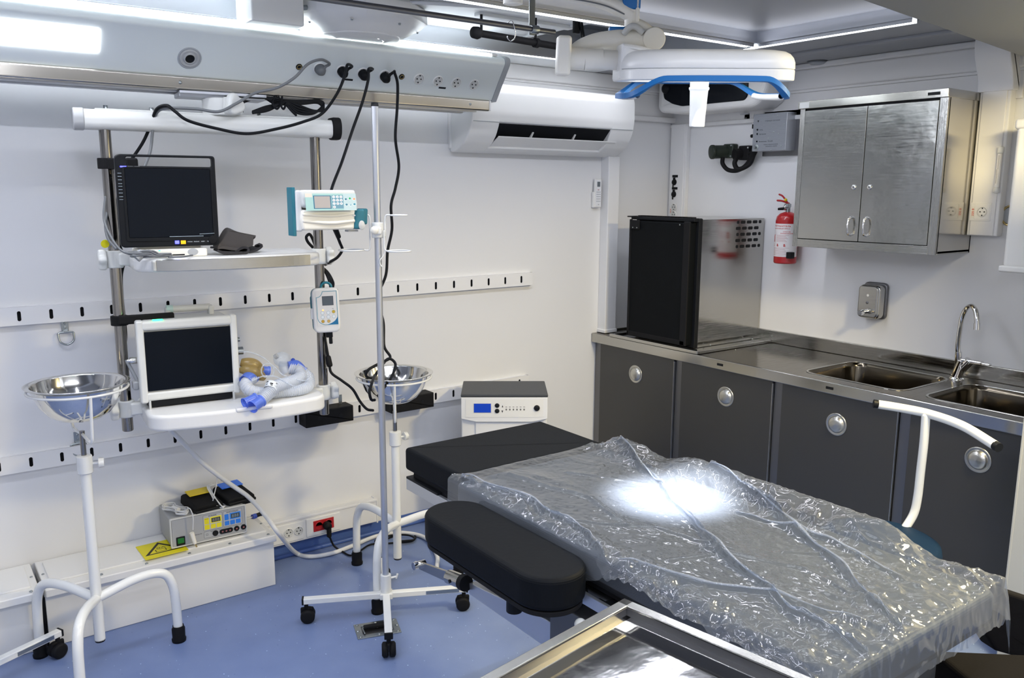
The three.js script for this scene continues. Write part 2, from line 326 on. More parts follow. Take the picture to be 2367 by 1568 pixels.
// ---------- supply console hung from the ceiling ----------
const CX0 = -3.95, CX1 = -1.53, CF0 = V(0, 2.036, .352), CF1 = V(0, 2.181, .457);   // lower and upper edge of its sloping front
const CFN = V(0, CF0.z - CF1.z, CF1.y - CF0.y).normalize();                           // normal of that front
const onFront = (px, py, lift = 0) => atPlane(px, py, V(0, CF0.y, CF0.z), CFN).addScaledVector(CFN, lift);
{
  const t = thing('supply_console', 'long pale grey ceiling-hung supply console with a row of sockets', 'console', [-2.6, 2.0, .35]);
  const prof = [[.20, 2.035], [.352, 2.035], [.457, 2.18], [.452, 2.202], [.42, 2.214], [.25, 2.214], [.2, 2.18]];   // z, y
  const body = (pts, x0, x1, r) => extr(shapeOf(pts.map(([z, y]) => [-z, y]), r), x1 - x0, .002).rotateY(Math.PI / 2).translate(x0, 0, 0);
  part(t, 'housing', body(prof, CX0, CX1, [.004, .004, .02, .02, .02, .02, .01]), M.console);
  part(t, 'end_cap', body(prof.map(([z, y]) => [.33 + (z - .33) * 1.035, 2.13 + (y - 2.13) * 1.05]), CX1, CX1 + .026, [.004, .004, .025, .02, .02, .02, .01]), M.capGrey, 'grey end cap');
  part(t, 'steel_rail', [body([[.338, 1.988], [.36, 1.988], [.364, 1.993], [.364, 2.031], [.36, 2.036], [.338, 2.036]], CX0, CX1 - .02, .003)], M.railSteel, 'brushed steel rail');
  part(t, 'rail_end', box(.012, .044, .022, CX1 - .012, 2.012, .351, .005), M.white);
  part(t, 'track', [body([[.2, 1.992], [.336, 1.992], [.336, 2.034], [.2, 2.034]], CX0, CX1 - .05, .002), body([[.305, 1.984], [.325, 1.984], [.325, 1.994], [.305, 1.994]], CX0, CX1 - .06, .001), body([[.22, 1.984], [.245, 1.984], [.245, 1.994], [.22, 1.994]], CX0, CX1 - .08, .001)], M.alu);
  part(t, 'track_groove', body([[.262, 1.990], [.29, 1.990], [.29, 1.996], [.262, 1.996]], CX0, CX1 - .06, 0), M.black);
  part(t, 'indirect_light', [body([[.405, 2.212], [.443, 2.205], [.444, 2.212], [.428, 2.222], [.405, 2.224]], CX0, CX1 - .06, .004)], M.consoleGlow, 'glowing light strip on top');
  part(t, 'light_end', span(CX1 - .06, CX1 - .03, 2.208, 2.222, .405, .443, .005), M.white);
  areaLight((CX0 + CX1) / 2, 2.23, .40, CX1 - CX0 - .1, .04, LED_COOL, LIGHT.console, [0, 1, .0001]);
  areaLight((CX0 + CX1) / 2, 2.222, .446, CX1 - CX0 - .1, .01, LED_COOL, LIGHT.console * 2, [0, .5, 1]);
  { // reading light: bright flat pane in the front
    const a = onFront(-190, 45), b = onFront(229, 92), c = onFront(222, 130), w = b.x - a.x, s0 = .34, s1 = .80;
    const mid = V((a.x + b.x) / 2, CF0.y + (CF1.y - CF0.y) * (s0 + s1) / 2, CF0.z + (CF1.z - CF0.z) * (s0 + s1) / 2), h = CF0.distanceTo(CF1) * (s1 - s0);
    part(t, 'reading_light', face(box(w, h, .006, 0, 0, .002, .003), mid, CFN), M.lampGlow, 'bright white reading light pane');
    const p = mid.clone().addScaledVector(CFN, .007); areaLight(p.x, p.y, p.z, w - .01, h - .006, LED_COOL, LIGHT.panel, CFN.toArray());
  }
  part(t, 'screw', [[416, 181], [1087, 232]].map(([x, y]) => { const p = AZ(x, y, .364); p.y = 2.012; return face(screw(.006), p, V(0, 0, 1)); }), M.zinc);
  { // round gas outlet
    const p = onFront(438, 134); part(t, 'gas_outlet', face(lathe([[.034, 0], [.034, .004], [.03, .007], [.026, .006], [.021, .003], [.0205, .008], [.018, .01], [.016, .009], [.0155, .001], [0, .001]], 32).rotateX(Math.PI / 2), p, CFN), M.greyPlastic);
    part(t, 'outlet_bore', face(lathe([[.0155, .0], [.0155, .006], [.013, .008], [.012, .004], [0, .004]], 24).rotateX(Math.PI / 2), p, CFN), M.black);
    part(t, 'outlet_ring', face(lathe([[.04, 0], [.04, .0025], [.034, .0035], [.034, 0]], 32).rotateX(Math.PI / 2), p, CFN), M.capGrey);
  }
  for (const [x, y] of [[691, 154], [928, 177]]) { const p = onFront(x, y); part(t, 'earth_socket', [face(lathe([[.012, 0], [.012, .004], [.0085, .005], [.008, .001], [0, .001]], 20).rotateX(Math.PI / 2), p, CFN)], M.black); part(t, 'earth_socket_ring', face(lathe([[.0095, .0045], [.0078, .0058], [.0068, .0045]], 20).rotateX(Math.PI / 2), p, CFN), M.brass); }
  for (const [x, y] of [[806, 184], [1022, 203]]) { const p = onFront(x, y); part(t, 'label_plate', face(box(.034, .0075, .002, 0, 0, .001, .0005), p, CFN), M.black); }
  for (const [x, y] of [[738, 158], [790, 163], [838, 169], [888, 174], [968, 182], [1012, 187], [1054, 191], [1095, 195]]) socketOn(t, onFront(x, y), CFN, .0215);
  settle(t);
}
// a round earthed mains socket: plate, rim with a well, two pin holes, earth clip
function socketOn(t, p, n, r = .02, plate = 0, parent) {
  const root = part(t, 'socket', face(mergeGeometries([prep(lathe([[r * 1.12, 0], [r * 1.12, .003], [r, .0045], [r * .93, .004], [r * .9, -.006], [0, -.006]], 28).rotateX(Math.PI / 2)), ...(plate ? [prep(box(plate, plate, .004, 0, 0, .0005, .0015))] : [])]), p, n), M.white);
  // the well is shown proud of the wall by a shallow dish
  part(t, 'socket_dish', face(lathe([[r * .9, .0035], [r * .8, .0022], [0, .002]], 24).rotateX(Math.PI / 2), p, n), M.lightGrey);
  const hole = (x, y, q) => new THREE.CylinderGeometry(q, q, .002, 10).rotateX(Math.PI / 2).translate(x, y, .0032);
  part(t, 'pin_hole', face(mergeGeometries([hole(-r * .42, 0, r * .13), hole(r * .42, 0, r * .13), box(r * .2, r * .25, .003, 0, r * .72, .003, 0), box(r * .2, r * .25, .003, 0, -r * .72, .003, 0)].map(prep)), p, n), M.black);
  return root;
}
{ // round ceiling housing and the shaft that carries the console
  const c = V(-2.21, 2.268, .44), t = thing('pendant_ceiling_cover', 'large white faceted dome under the ceiling carrying the console shaft', 'ceiling cover', c);
  const g = lathe([[.1, -.062], [.17, -.05], [.235, -.018], [.262, .004], [.262, .05], [.25, .062], [0, .062]], 9); // nine-sided skirt
  part(t, 'cover', [toCreasedNormals(g.toNonIndexed(), .9).rotateY(.35), lathe([[.095, -.06], [.15, -.056], [.16, -.05], [.15, -.04]], 40)], M.white);
  part(t, 'shaft', lathe([[0, .0], [.072, .0], [.072, -.075], [.09, -.08], [0, -.08]].map(([r, y]) => [r, y + .02]), 32), M.white);
  part(t, 'screw', [[-.12, .19], [.06, .215], [.2, .1], [-.22, .05]].map(([x, z]) => lathe([[0, -.006], [.004, -.005], [.005, 0]], 10).translate(x, -.022, z)), M.zinc);
}
{ // junction box with a cable gland
  const t = thing('junction_box', 'white ceiling junction box with a blue-tipped cable gland', 'junction box', [-2.565, 2.33, .46]);
  part(t, 'housing', [box(.19, .115, .16, 0, -.056, 0, .006), box(.25, .006, .13, 0, -.003, 0, .002)], M.white);
  part(t, 'cable_gland', rod(V(.1, -.045, .05), V(.128, -.04, .05), .011, .009, 6), M.zinc);
  part(t, 'gland_tip', rod(V(.122, -.042, .05), V(.165, -.03, .05), .0085, .0075, 14), M.blueCap, 'blue tip');
  part(t, 'screw', [box(.012, .004, .012, -.112, -.007, .04), box(.012, .004, .012, .112, -.007, -.04)], M.zinc);
}
solo('ceiling_cable', tube([V(-2.4, 2.3, .51), V(-2.35, 2.308, .53), V(-2.28, 2.318, .57), V(-2.1, 2.322, .68), V(-1.8, 2.322, .8)], .0075, 40), M.cableWhite, 'white cable running along the ceiling from the blue gland', 'cable');
solo('ceiling_cable', tube([V(-2.5, 2.29, .42), V(-2.49, 2.25, .37), V(-2.47, 2.225, .33), V(-2.44, 2.25, .3)], .006, 24), M.cable, 'short black cable behind the white ceiling junction box', 'cable');
for (const [x, y] of [[622, 72], [745, 84]]) { const p = AZ(x, y, .03); const t = thing('cable_clip', x < 700 ? 'small white clip on the wall head below the junction box' : 'small white clip on the wall head beside the pendant dome', 'clip', p); part(t, 'clip_body', box(.02, .022, .03, 0, 0, 0, .006), M.white); part(t, 'clip_hook', rx(new THREE.TorusGeometry(.006, .0015, 6, 14, 4.4), 0).translate(0, 0, .016), M.capGrey); }
// ---------- equipment rack under the console ----------
const RA = -.0963, RC = V(-2.7495, 0, .365);               // turn and centre of the rack
const rk = (x, y, z) => V(x, y, z).applyAxisAngle(V(0, 1, 0), RA).add(RC);
const clampKnob = (side) => { // star-shaped clamping knob, axis along x
  const g = [], s = new THREE.Shape(), n = 48; for (let i = 0; i <= n; i++) { const a = i / n * Math.PI * 2, r = .033 + .0045 * Math.cos(5 * a); i ? s.lineTo(Math.cos(a) * r, Math.sin(a) * r) : s.moveTo(r, 0); }
  return extr(s, .028, .009, 4).rotateY(Math.PI / 2 * side).translate(side * .026, 0, 0);
};
{
  const t = thing('equipment_rack', 'two-pole equipment rack hung under the console with two white shelves', 'equipment rack', RC, RA);
  part(t, 'carriage_plate', [box(.30, .018, .10, .03, 1.974, -.04, .004), box(.3, .01, .02, .03, 1.98, .02, .002)], M.alu);
  part(t, 'carriage_groove', box(.17, .006, .006, .12, 1.975, .012, .001), M.black);
  part(t, 'swivel', [lathe([[0, 1.905], [.058, 1.905], [.062, 1.91], [.062, 1.962], [.058, 1.967], [0, 1.967]], 40).translate(.025, 0, -.02), box(.07, .06, .07, .055, 1.94, .02, .012)], M.plastic);
  { const s = new THREE.Shape(), n = 48; for (let i = 0; i <= n; i++) { const a = i / n * Math.PI * 2, r = .036 + .005 * Math.cos(3 * a + .6); i ? s.lineTo(Math.cos(a) * r, Math.sin(a) * r) : s.moveTo(r, 0); }
    part(t, 'swivel_knob', extr(s, .03, .01, 4).rotateY(.5).translate(.05, 1.942, .045), M.plastic); }
  { // beam with rounded front, end caps
    const pr = shapeOf([[-.032, -.026], [-.02, -.033], [.02, -.033], [.034, -.02], [.036, .012], [.024, .034], [-.03, .034]], [.004, .01, .014, .014, .014, .012, .003]);
    part(t, 'beam', extr(pr, .86, .001).rotateY(-Math.PI / 2).scale(1, 1, 1).translate(.43, 1.874, 0), M.plastic);
    part(t, 'beam_cap', extr(shapeOf([[-.034, -.029], [-.02, -.036], [.02, -.036], [.037, -.02], [.039, .012], [.026, .037], [-.032, .037]], .01), .034, .005, 3).rotateY(-Math.PI / 2).translate(-.425, 1.874, 0), M.greyPlastic, 'grey end cap');
    part(t, 'beam_cap', extr(shapeOf([[-.036, -.032], [-.02, -.042], [.024, -.042], [.042, -.02], [.044, .014], [.03, .042], [-.034, .042]], .012), .036, .008, 3).rotateY(-Math.PI / 2).translate(.462, 1.876, 0), M.blackMatt, 'black end cap');
    part(t, 'top_strip', box(.78, .006, .03, .0, 1.910, -.012, .002), M.plastic);
    part(t, 'bolt', [-.355, -.21, .16].map(x => lathe([[0, .012], [.007, .012], [.007, 0]], 8).translate(x, 1.912, -.012)), M.zinc);
  }
  for (const [x, y0] of [[-.3642, .785], [.3642, .748]]) {
    part(t, 'pole', lathe([[0, y0], [.0165, y0], [.019, y0 + .003], [.019, 1.85], [0, 1.85]], 32).translate(x, 0, 0), M.pole);
  }
  // upper shelf: rounded slab with a bowed front edge
  const bow = (w, back, front, b) => { const s = new THREE.Shape(); s.moveTo(-w / 2 + .03, -back); s.lineTo(w / 2 - .03, -back); s.quadraticCurveTo(w / 2, -back, w / 2, -back + .03); s.lineTo(w / 2, front - .07); s.quadraticCurveTo(w / 2 + .0, front - .015, w / 2 - .06, front); s.quadraticCurveTo(0, front + 2 * b, -w / 2 + .06, front); s.quadraticCurveTo(-w / 2, front - .015, -w / 2, front - .07); s.lineTo(-w / 2, -back + .03); s.quadraticCurveTo(-w / 2, -back, -w / 2 + .03, -back); return s; };
  const slab = (s, h, y, bev) => extr(s, h, bev, 4, 16).rotateX(Math.PI / 2).translate(0, y, 0);
  const up = part(t, 'upper_shelf', slab(bow(.64, .12, .20, .03), .048, 1.417, .012), M.white);
  { // steel strip on the bowed front
    const a = [], n = 24; for (let i = 0; i <= n; i++) { const u = i / n, x = -.262 + .524 * u; a.push([x, .2195 + .0295 * (1 - (x / .26) ** 2) + .0015]); }
    const s = new THREE.Shape(); a.forEach(([x, z], i) => i ? s.lineTo(x, z) : s.moveTo(x, z)); a.reverse().forEach(([x, z]) => s.lineTo(x, z - .012)); s.closePath();
    part(up, 'steel_strip', extr(s, .038, .001).rotateX(Math.PI / 2).translate(.004, 1.411, -.016), M.steel, 'brushed steel front strip');
    part(up, 'strip_end', box(.014, .036, .02, -.266, 1.392, .203, .006), M.plastic);
  }
  const tray = part(t, 'lower_tray', [slab(bow(.62, .12, .21, .03), .03, .872, .012)], M.white);
  { // raised rim, ribs and handle recess of the lower tray
    const o = bow(.63, .125, .215, .03), hole = bow(.585, .10, .185, .028); o.holes.push(new THREE.Path(hole.getPoints(16)));
    part(tray, 'tray_rim', extr(o, .058, .012, 4, 16).rotateX(Math.PI / 2).translate(0, .877, 0), M.white);
    part(tray, 'tray_rib', [0, .03].map((d, i) => tube([V(-.24, .869, .12 + d), V(0, .869, .15 + d), V(.24, .869, .12 + d)], .006, 24, 8)), M.white);
    part(tray, 'grip_recess', box(.13, .016, .034, .03, .872, .232, .007), M.whiteMatt);
  }
  for (const [y, k] of [[1.404, 0], [1.388, 1], [.868, 0], [.842, 1]]) {
    const s = k ? 1 : -1, x = s * .3642, c = part(t, 'shelf_clamp', [lathe([[.019, -.03], [.026, -.03], [.028, -.026], [.028, .026], [.026, .03], [.019, .03]], 28).translate(x, y, 0), box(.06, .046, .04, x - s * .04, y, .01, .008)], M.plastic);
    part(c, 'clamp_knob', clampKnob(s).translate(x, y, .006), M.plastic);
  }
}
// ---------- devices on the rack ----------
{ // patient monitor
  const t = thing('patient_monitor', 'black patient monitor with carry handle on the upper rack shelf', 'monitor', [-2.957, 1.417, .43], RA);
  part(t, 'base', [box(.225, .028, .13, .0, .014, .03, .006), box(.2, .02, .1, 0, .036, 0, .004)], M.cream, 'cream base');
  part(t, 'base_badge', [lathe([[0, .0015], [.011, .0015], [.012, 0]], 20).scale(1.5, 1, 1).rotateX(Math.PI / 2).translate(.065, .016, .0945)], M.greyPlastic);
  part(t, 'base_slot', box(.075, .004, .003, .0, .008, .095, 0), M.black);
  part(t, 'led_lamp', box(.006, .003, .002, -.042, .024, .0952, .001), M.ledGreen, 'small green light');
  const outer = shapeOf(rectPts(.315, .305, 0, .188), [.016, .016, .012, .02]); outer.holes.push(new THREE.Path(shapeOf(rectPts(.272, .030, .012, .318), .008).getPoints(6)));
  part(t, 'housing', [extr(outer, .03, .004, 3).translate(0, 0, .05), box(.27, .22, .07, .0, .16, .02, .02)], M.black);
  part(t, 'screen_glass', box(.268, .228, .003, .004, .181, .0805, .006), M.glassBlack, 'dark screen');
  part(t, 'screen_bezel', extr((() => { const s = shapeOf(rectPts(.284, .246, .003, .178), .01); s.holes.push(new THREE.Path(shapeOf(rectPts(.27, .23, .004, .181), .006).getPoints(6))); return s; })(), .004, .001).translate(0, 0, .079), M.black);
  part(t, 'alarm_lamp', box(.02, .0045, .003, -.133, .3, .0815, .0015), M.ledBlue, 'glowing blue alarm light');
  part(t, 'alarm_lamp', [box(.018, .003, .002, -.112, .3, .0812, .001), box(.018, .003, .002, -.091, .3, .0812, .001)], M.greyPlastic);
  part(t, 'menu_key', box(.014, .014, .003, .018, .051, .081, .002), M.ledBlue, 'blue lit key');
  part(t, 'menu_key', box(.0165, .0165, .003, .038, .051, .081, .003), M.keyYellow, 'orange lit key');
  printed('monitorKeys', 256, 32, (c, w, h) => { c.fillStyle = '#0a0c10'; c.fillRect(0, 0, w, h); ['Freeze', 'Record', 'NIBP', 'Menu'].forEach((s, i) => { txt(c, s, 32 + i * 64, 20, 15, '#cfd6dd'); c.fillStyle = '#9aa'; c.fillRect(26 + i * 64, 3, 12, 5); }); });
  part(t, 'key_legend', sheet(.085, .0105).translate(.092, .052, .0795), M.monitorKeys);
  part(t, 'dial', lathe([[.0, .006], [.012, .006], [.0145, .004], [.0148, 0]], 28).rotateX(Math.PI / 2).translate(.135, .055, .08), M.blackMatt);
  // clear film still on the front, crinkled along the left edge
  const f = []; for (let i = 0; i < 9; i++) f.push(box(.012, .0012, .002, -.146, .19 + i * .011 + rnd() * .004, .0825, .0005).rotateZ(0).translate(0, 0, 0)); f.push(box(.11, .0015, .002, .05, .069, .0825, .0005), box(.05, .0012, .002, .12, .072, .0825, .0005).rotateZ(.04));
  part(t, 'protective_film', f, M.paleBlue, 'crinkled clear film edge');
}
{ // strap of the rack that holds the monitor
  const t = thing('holding_strap', 'wide black strap round the left pole behind the monitor handle', 'strap', rk(-.364, 1.73, 0), RA);
  part(t, 'loop', extr((() => { const s = new THREE.Shape(); s.absarc(0, 0, .031, 0, Math.PI * 2); const h = new THREE.Path(); h.absarc(0, 0, .0195, 0, Math.PI * 2, true); s.holes.push(h); return s; })(), .036, .002).rotateX(Math.PI / 2).translate(0, .018, 0), M.blackMatt);
  part(t, 'tongue', [box(.075, .036, .012, .035, -.002, .03, .003), box(.04, .05, .03, .07, -.006, .05, .008)], M.blackMatt);
}
{ const t = thing('holding_strap', 'wide black strap round the left pole above the ventilator', 'strap', rk(-.364, 1.188, 0), RA);
  part(t, 'loop', extr((() => { const s = new THREE.Shape(); s.absarc(0, 0, .029, 0, Math.PI * 2); const h = new THREE.Path(); h.absarc(0, 0, .0195, 0, Math.PI * 2, true); s.holes.push(h); return s; })(), .034, .002).rotateX(Math.PI / 2).translate(0, .017, 0), M.blackMatt);
  part(t, 'tongue', box(.185, .032, .02, .085, .004, .026, .006), M.blackMatt);
}
{ // ventilator
  const t = thing('ventilator', 'light grey ventilator with blank dark screen on the lower tray', 'ventilator', [-2.904, .882, .365], RA);
  part(t, 'housing', [box(.30, .25, .15, 0, .165, -.0, .008), box(.3, .034, .17, 0, .29, 0, .014)], M.lightGrey);
  part(t, 'frame', [box(.026, .295, .04, -.158, .165, .065, .008), box(.026, .295, .04, .158, .165, .065, .008), box(.31, .036, .04, 0, .293, .066, .012), box(.31, .032, .036, 0, .04, .066, .009)], M.plastic);
  part(t, 'screen_glass', box(.292, .212, .008, 0, .166, .0785, .002), M.glassBlack, 'dark screen');
  part(t, 'front_foot', [box(.008, .04, .01, -.142, .0065, .08, .003), box(.008, .04, .01, .146, .0065, .08, .003), box(.02, .03, .1, -.13, .0015, -.0, .004), box(.02, .03, .1, .13, .0015, 0, .004)], M.lightGrey);
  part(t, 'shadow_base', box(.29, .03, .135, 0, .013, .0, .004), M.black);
  const h = part(t, 'carry_handle', [rod(V(-.045, .332, -.03), V(.1, .332, -.03), .0125), box(.02, .05, .03, .102, .314, -.03, .006), box(.02, .05, .03, -.048, .314, -.03, .006)], M.lightGrey);
  part(h, 'handle_ring', rod(V(-.052, .332, -.03), V(-.03, .332, -.03), .0155), M.paleTeal);
  part(t, 'status_lamp', box(.034, .004, .012, -.098, .312, .078, .0018), M.ledGreen, 'glowing green status light');
  part(t, 'gas_inlet', [rod(V(-.19, .165, .02), V(-.165, .165, .02), .013, .013, 6), rod(V(-.2, .165, .02), V(-.19, .165, .02), .006)], M.polished);
  part(t, 'side_port', [rod(V(.165, .21, .03), V(.188, .21, .03), .0085), rod(V(.165, .165, .02), V(.2, .165, .02), .0155)], M.zinc);
  part(t, 'side_lug', box(.02, .03, .04, -.178, .075, .02, .006), M.greyPlastic);
  part(t, 'support_arm', rod(V(-.2, .165, .0), V(-.165, .075, .02), .006), M.capGrey);
}
{ // breathing circuit heaped beside the ventilator
  const t = thing('breathing_circuit', 'white corrugated breathing hoses with blue connectors beside the ventilator', 'breathing circuit', [-2.66, .872, .45]);
  const rib = n => r => s => r * (1 + .11 * Math.cos(s * n * Math.PI * 2));
  const Z = (x, y, z) => AZ(x, y, z);
  const h1 = [Z(582, 876, .47), Z(568, 888, .50), Z(578, 902, .53), Z(606, 909, .54), Z(650, 906, .54), Z(690, 902, .54), Z(712, 893, .52), Z(713, 873, .49), Z(700, 862, .46)];
  const h2 = [Z(672, 853, .45), Z(690, 858, .47), Z(694, 872, .5), Z(672, 884, .53), Z(640, 893, .56), Z(618, 912, .58), Z(598, 930, .6)];
  part(t, 'hose', hose(h1, rib(52)(.0205), 420, 16), M.hoseWhite); part(t, 'hose', hose(h2, rib(40)(.0215), 360, 16), M.hoseWhite);
  const con = (pts, r) => hose(pts, s => r * (s < .12 || s > .88 ? 1.12 : 1), 40, 18);
  part(t, 'connector', con([Z(588, 871, .46), Z(575, 872, .475), Z(567, 882, .49)], .0215), M.blueSoft, 'blue elbow');
  part(t, 'connector', con([Z(700, 862, .46), Z(684, 846, .445), Z(668, 850, .44)], .0225), M.blueSoft, 'blue elbow');
  part(t, 'connector', con([Z(622, 858, .43), Z(600, 856, .43)], .017), M.blueSoft, 'blue sleeve');
  part(t, 'connector', con([Z(604, 926, .61), Z(582, 942, .63)], .021), M.blueSoft, 'pale blue open cuff');
  part(t, 'connector', con([Z(592, 920, .60), Z(564, 933, .61)], .0175), M.blueSoft, 'pale blue open cuff');
  { // clear Y piece dome with cap
    const c = Z(652, 831, .42);
    part(t, 'clear_chamber', [new THREE.SphereGeometry(.033, 28, 20).scale(1, .9, 1).translate(c.x, c.y, c.z), hose([c.clone().add(V(.005, -.01, .01)), Z(656, 848, .43), Z(664, 862, .44)], () => .02, 20)], M.clear);
    part(t, 'chamber_cap', new THREE.SphereGeometry(.008, 14, 10).translate(c.x + .036, c.y - .004, c.z + .02), M.blueCap, 'small blue cap');
    part(t, 'chamber_ring', rod(c.clone().add(V(-.03, .012, .006)), c.clone().add(V(-.022, .02, .012)), .01), M.greyPlastic);
  }
  part(t, 'amber_bag', [hose([Z(556, 838, .43), Z(574, 842, .44), Z(592, 850, .44), Z(604, 862, .45)], s => .014 + .014 * Math.sin(s * 3.0), 40, 18), hose([Z(556, 856, .44), Z(572, 856, .46), Z(596, 866, .46), Z(610, 874, .45)], s => .012 + .012 * Math.sin(s * 3.1), 40, 18)], M.amber, 'amber rubber bag');
  part(t, 'sampling_line', tube([Z(552, 814, .44), Z(580, 815, .45), Z(612, 829, .46), Z(632, 850, .47), Z(630, 868, .5), Z(612, 872, .52), Z(604, 858, .5), Z(612, 842, .48), Z(632, 846, .48), Z(656, 868, .52), Z(700, 880, .55), Z(717, 872, .55), Z(712, 856, .52), Z(690, 842, .48)], .0028, 160, 8), M.clear);
  part(t, 'sampling_line', tube([Z(584, 880, .54), Z(610, 870, .54), Z(640, 872, .56), Z(680, 893, .58), Z(708, 888, .58)], .0028, 60, 8), M.clear);
  part(t, 'wrapped_bag', hose([Z(556, 884, .48), Z(580, 905, .47), Z(612, 915, .5), Z(640, 908, .5)], s => .014 + .012 * Math.sin(s * 3.1), 40, 18), M.clear);
  printed('hoseTie', 64, 128, (c, w, h) => { c.fillStyle = '#dfe4ea'; c.fillRect(0, 0, w, h); c.fillStyle = '#111'; for (let i = 0; i < 7; i++) { c.fillRect(6 + (i % 2) * 20, 6 + i * 17, 14, 9); c.fillRect(36 + (i % 2) * 8, 9 + i * 17, 10, 6); } });
  part(t, 'hose_tie', hose([Z(630, 889, .555), Z(625, 902, .57)], () => .0245, 12, 18), M.hoseTie, 'band with black print');
  settle(t);
}
{ // blood pressure cuff, rolled
  const t = thing('pressure_cuff', 'folded dark brown blood pressure cuff on the upper shelf', 'pressure cuff', AY(555, 588, 1.417));
  const c = [AZ(503, 578, .5), AZ(536, 536, .44), AZ(560, 541, .43), AZ(592, 548, .42)];
  const fold = (pts, w, d, m, name) => { // a band of cloth: centre line in the picture's plane, given a depth
    const cv = curve(pts), n = 30, th = .004, pos = [], idx = [], uv = [];
    for (let i = 0; i <= n; i++) { const p = cv.getPointAt(i / n), tg = cv.getTangentAt(i / n), nr = V(-tg.y, tg.x, 0).normalize(); for (const [a, b] of [[1, 0], [1, 1], [-1, 1], [-1, 0]]) { const q = p.clone().addScaledVector(nr, a * th).add(V(.15 * b * w, .012 * b * Math.sin(i / n * 5), -b * w)); pos.push(q.x, q.y, q.z); uv.push(i / n * d, b * w); } }
    for (let i = 0; i < n; i++) for (let k = 0; k < 4; k++) { const a = i * 4 + k, b = i * 4 + (k + 1) % 4; idx.push(a, b, a + 4, b, b + 4, a + 4); }
    idx.push(0, 1, 2, 0, 2, 3, n * 4, n * 4 + 2, n * 4 + 1, n * 4, n * 4 + 3, n * 4 + 2);
    const g = new THREE.BufferGeometry(); g.setAttribute('position', new THREE.Float32BufferAttribute(pos, 3)); g.setAttribute('uv', new THREE.Float32BufferAttribute(uv, 2)); g.setIndex(idx); part(t, name, toCreasedNormals(g.toNonIndexed(), .7), m);
  };
  fold([AZ(504, 574, .52), AZ(516, 573, .52), AZ(545, 577, .52), AZ(568, 572, .51), AZ(582, 566, .5)].map(p => V(p.x, Math.max(p.y, 1.423), p.z)), .11, .1, M.cloth, 'cuff_layer');
  fold([AZ(503, 576, .515), AZ(514, 558, .5), AZ(527, 539, .48), AZ(536, 536, .47), AZ(560, 541, .46), AZ(591, 547, .45)], .05, .1, M.cloth, 'cuff_layer');
  { // flap between top edge and lower fold: the broad face
    const a = [[505, 575], [533, 536], [560, 541], [592, 547], [591, 569], [566, 578], [540, 575]], f = AZ(548, 560, .53); const s = shapeOf(a.map(([x, y]) => { const p = AZ(x, y, .53); return [p.x, Math.max(p.y, 1.425)]; }), .004);
    part(t, 'cuff_flap', extr(s, .006, .002).rotateX(0).translate(0, 0, .5), M.cloth);
  }
  fold([AZ(503, 580, .535), AZ(520, 586, .54), AZ(545, 588, .54), AZ(570, 586, .53), AZ(574, 575, .52), AZ(560, 573, .52), AZ(545, 583, .52)].map(p => V(p.x, Math.max(p.y, 1.4215), p.z)), .09, .1, M.clothDark, 'cuff_layer');
  fold([AZ(566, 584, .5), AZ(590, 580, .49), AZ(606, 569, .47), AZ(598, 564, .47)].map(p => V(p.x, Math.max(p.y, 1.4215), p.z)), .08, .1, M.clothDark, 'cuff_layer');
  part(t, 'cuff_hose', tube([AZ(504, 578, .5), AZ(498, 573, .47), AZ(488, 572, .42)], .004, 20), M.cable);
  settle(t);
}
{ // grey lead coil in front of the monitor
  const pts = []; for (let i = 0; i < 96; i++) { const a = i / 16 * Math.PI * 2, k = i / 96; pts.push(V(.0 + Math.cos(a) * (.055 + .012 * Math.sin(i * .7)) + .012 * Math.sin(k * 9), .006 + .016 * Math.abs(Math.sin(k * 7)) * (Math.cos(a) < 0 ? 1.3 : .5), Math.sin(a) * .02)); }
  const c = AZ(350, 588, .56).setY(1.418), t = thing('lead_coil', 'coil of grey monitor leads on the shelf beside the left pole', 'cable', c, .1);
  part(t, 'coil', tube(pts, .0032, 500, 6), M.cableGrey); part(t, 'wrap', rod(V(-.05, .004, .0), V(-.028, .022, .0), .016, .014, 14), M.capGrey);
  part(t, 'lead', tube([V(-.05, .012, 0), V(-.085, .03, -.03), V(-.105, .075, -.06), V(-.112, .13, -.09), V(-.1, .2, -.1)], .004, 40), M.cableGrey);
  part(t, 'lead', tube([V(.05, .004, .015), V(.09, .004, .03), V(.13, .006, .015)], .003, 24), M.cableGrey);
}
solo('yellow_tag', face(lathe([[0, .001], [.0135, .001], [.014, 0], [.0135, -.001], [0, -.001]], 24).rotateX(Math.PI / 2), AZ(243, 564, .36), V(.1, 0, 1)), M.yellowBright, 'round yellow tag hanging beside the left rack pole', 'tag');
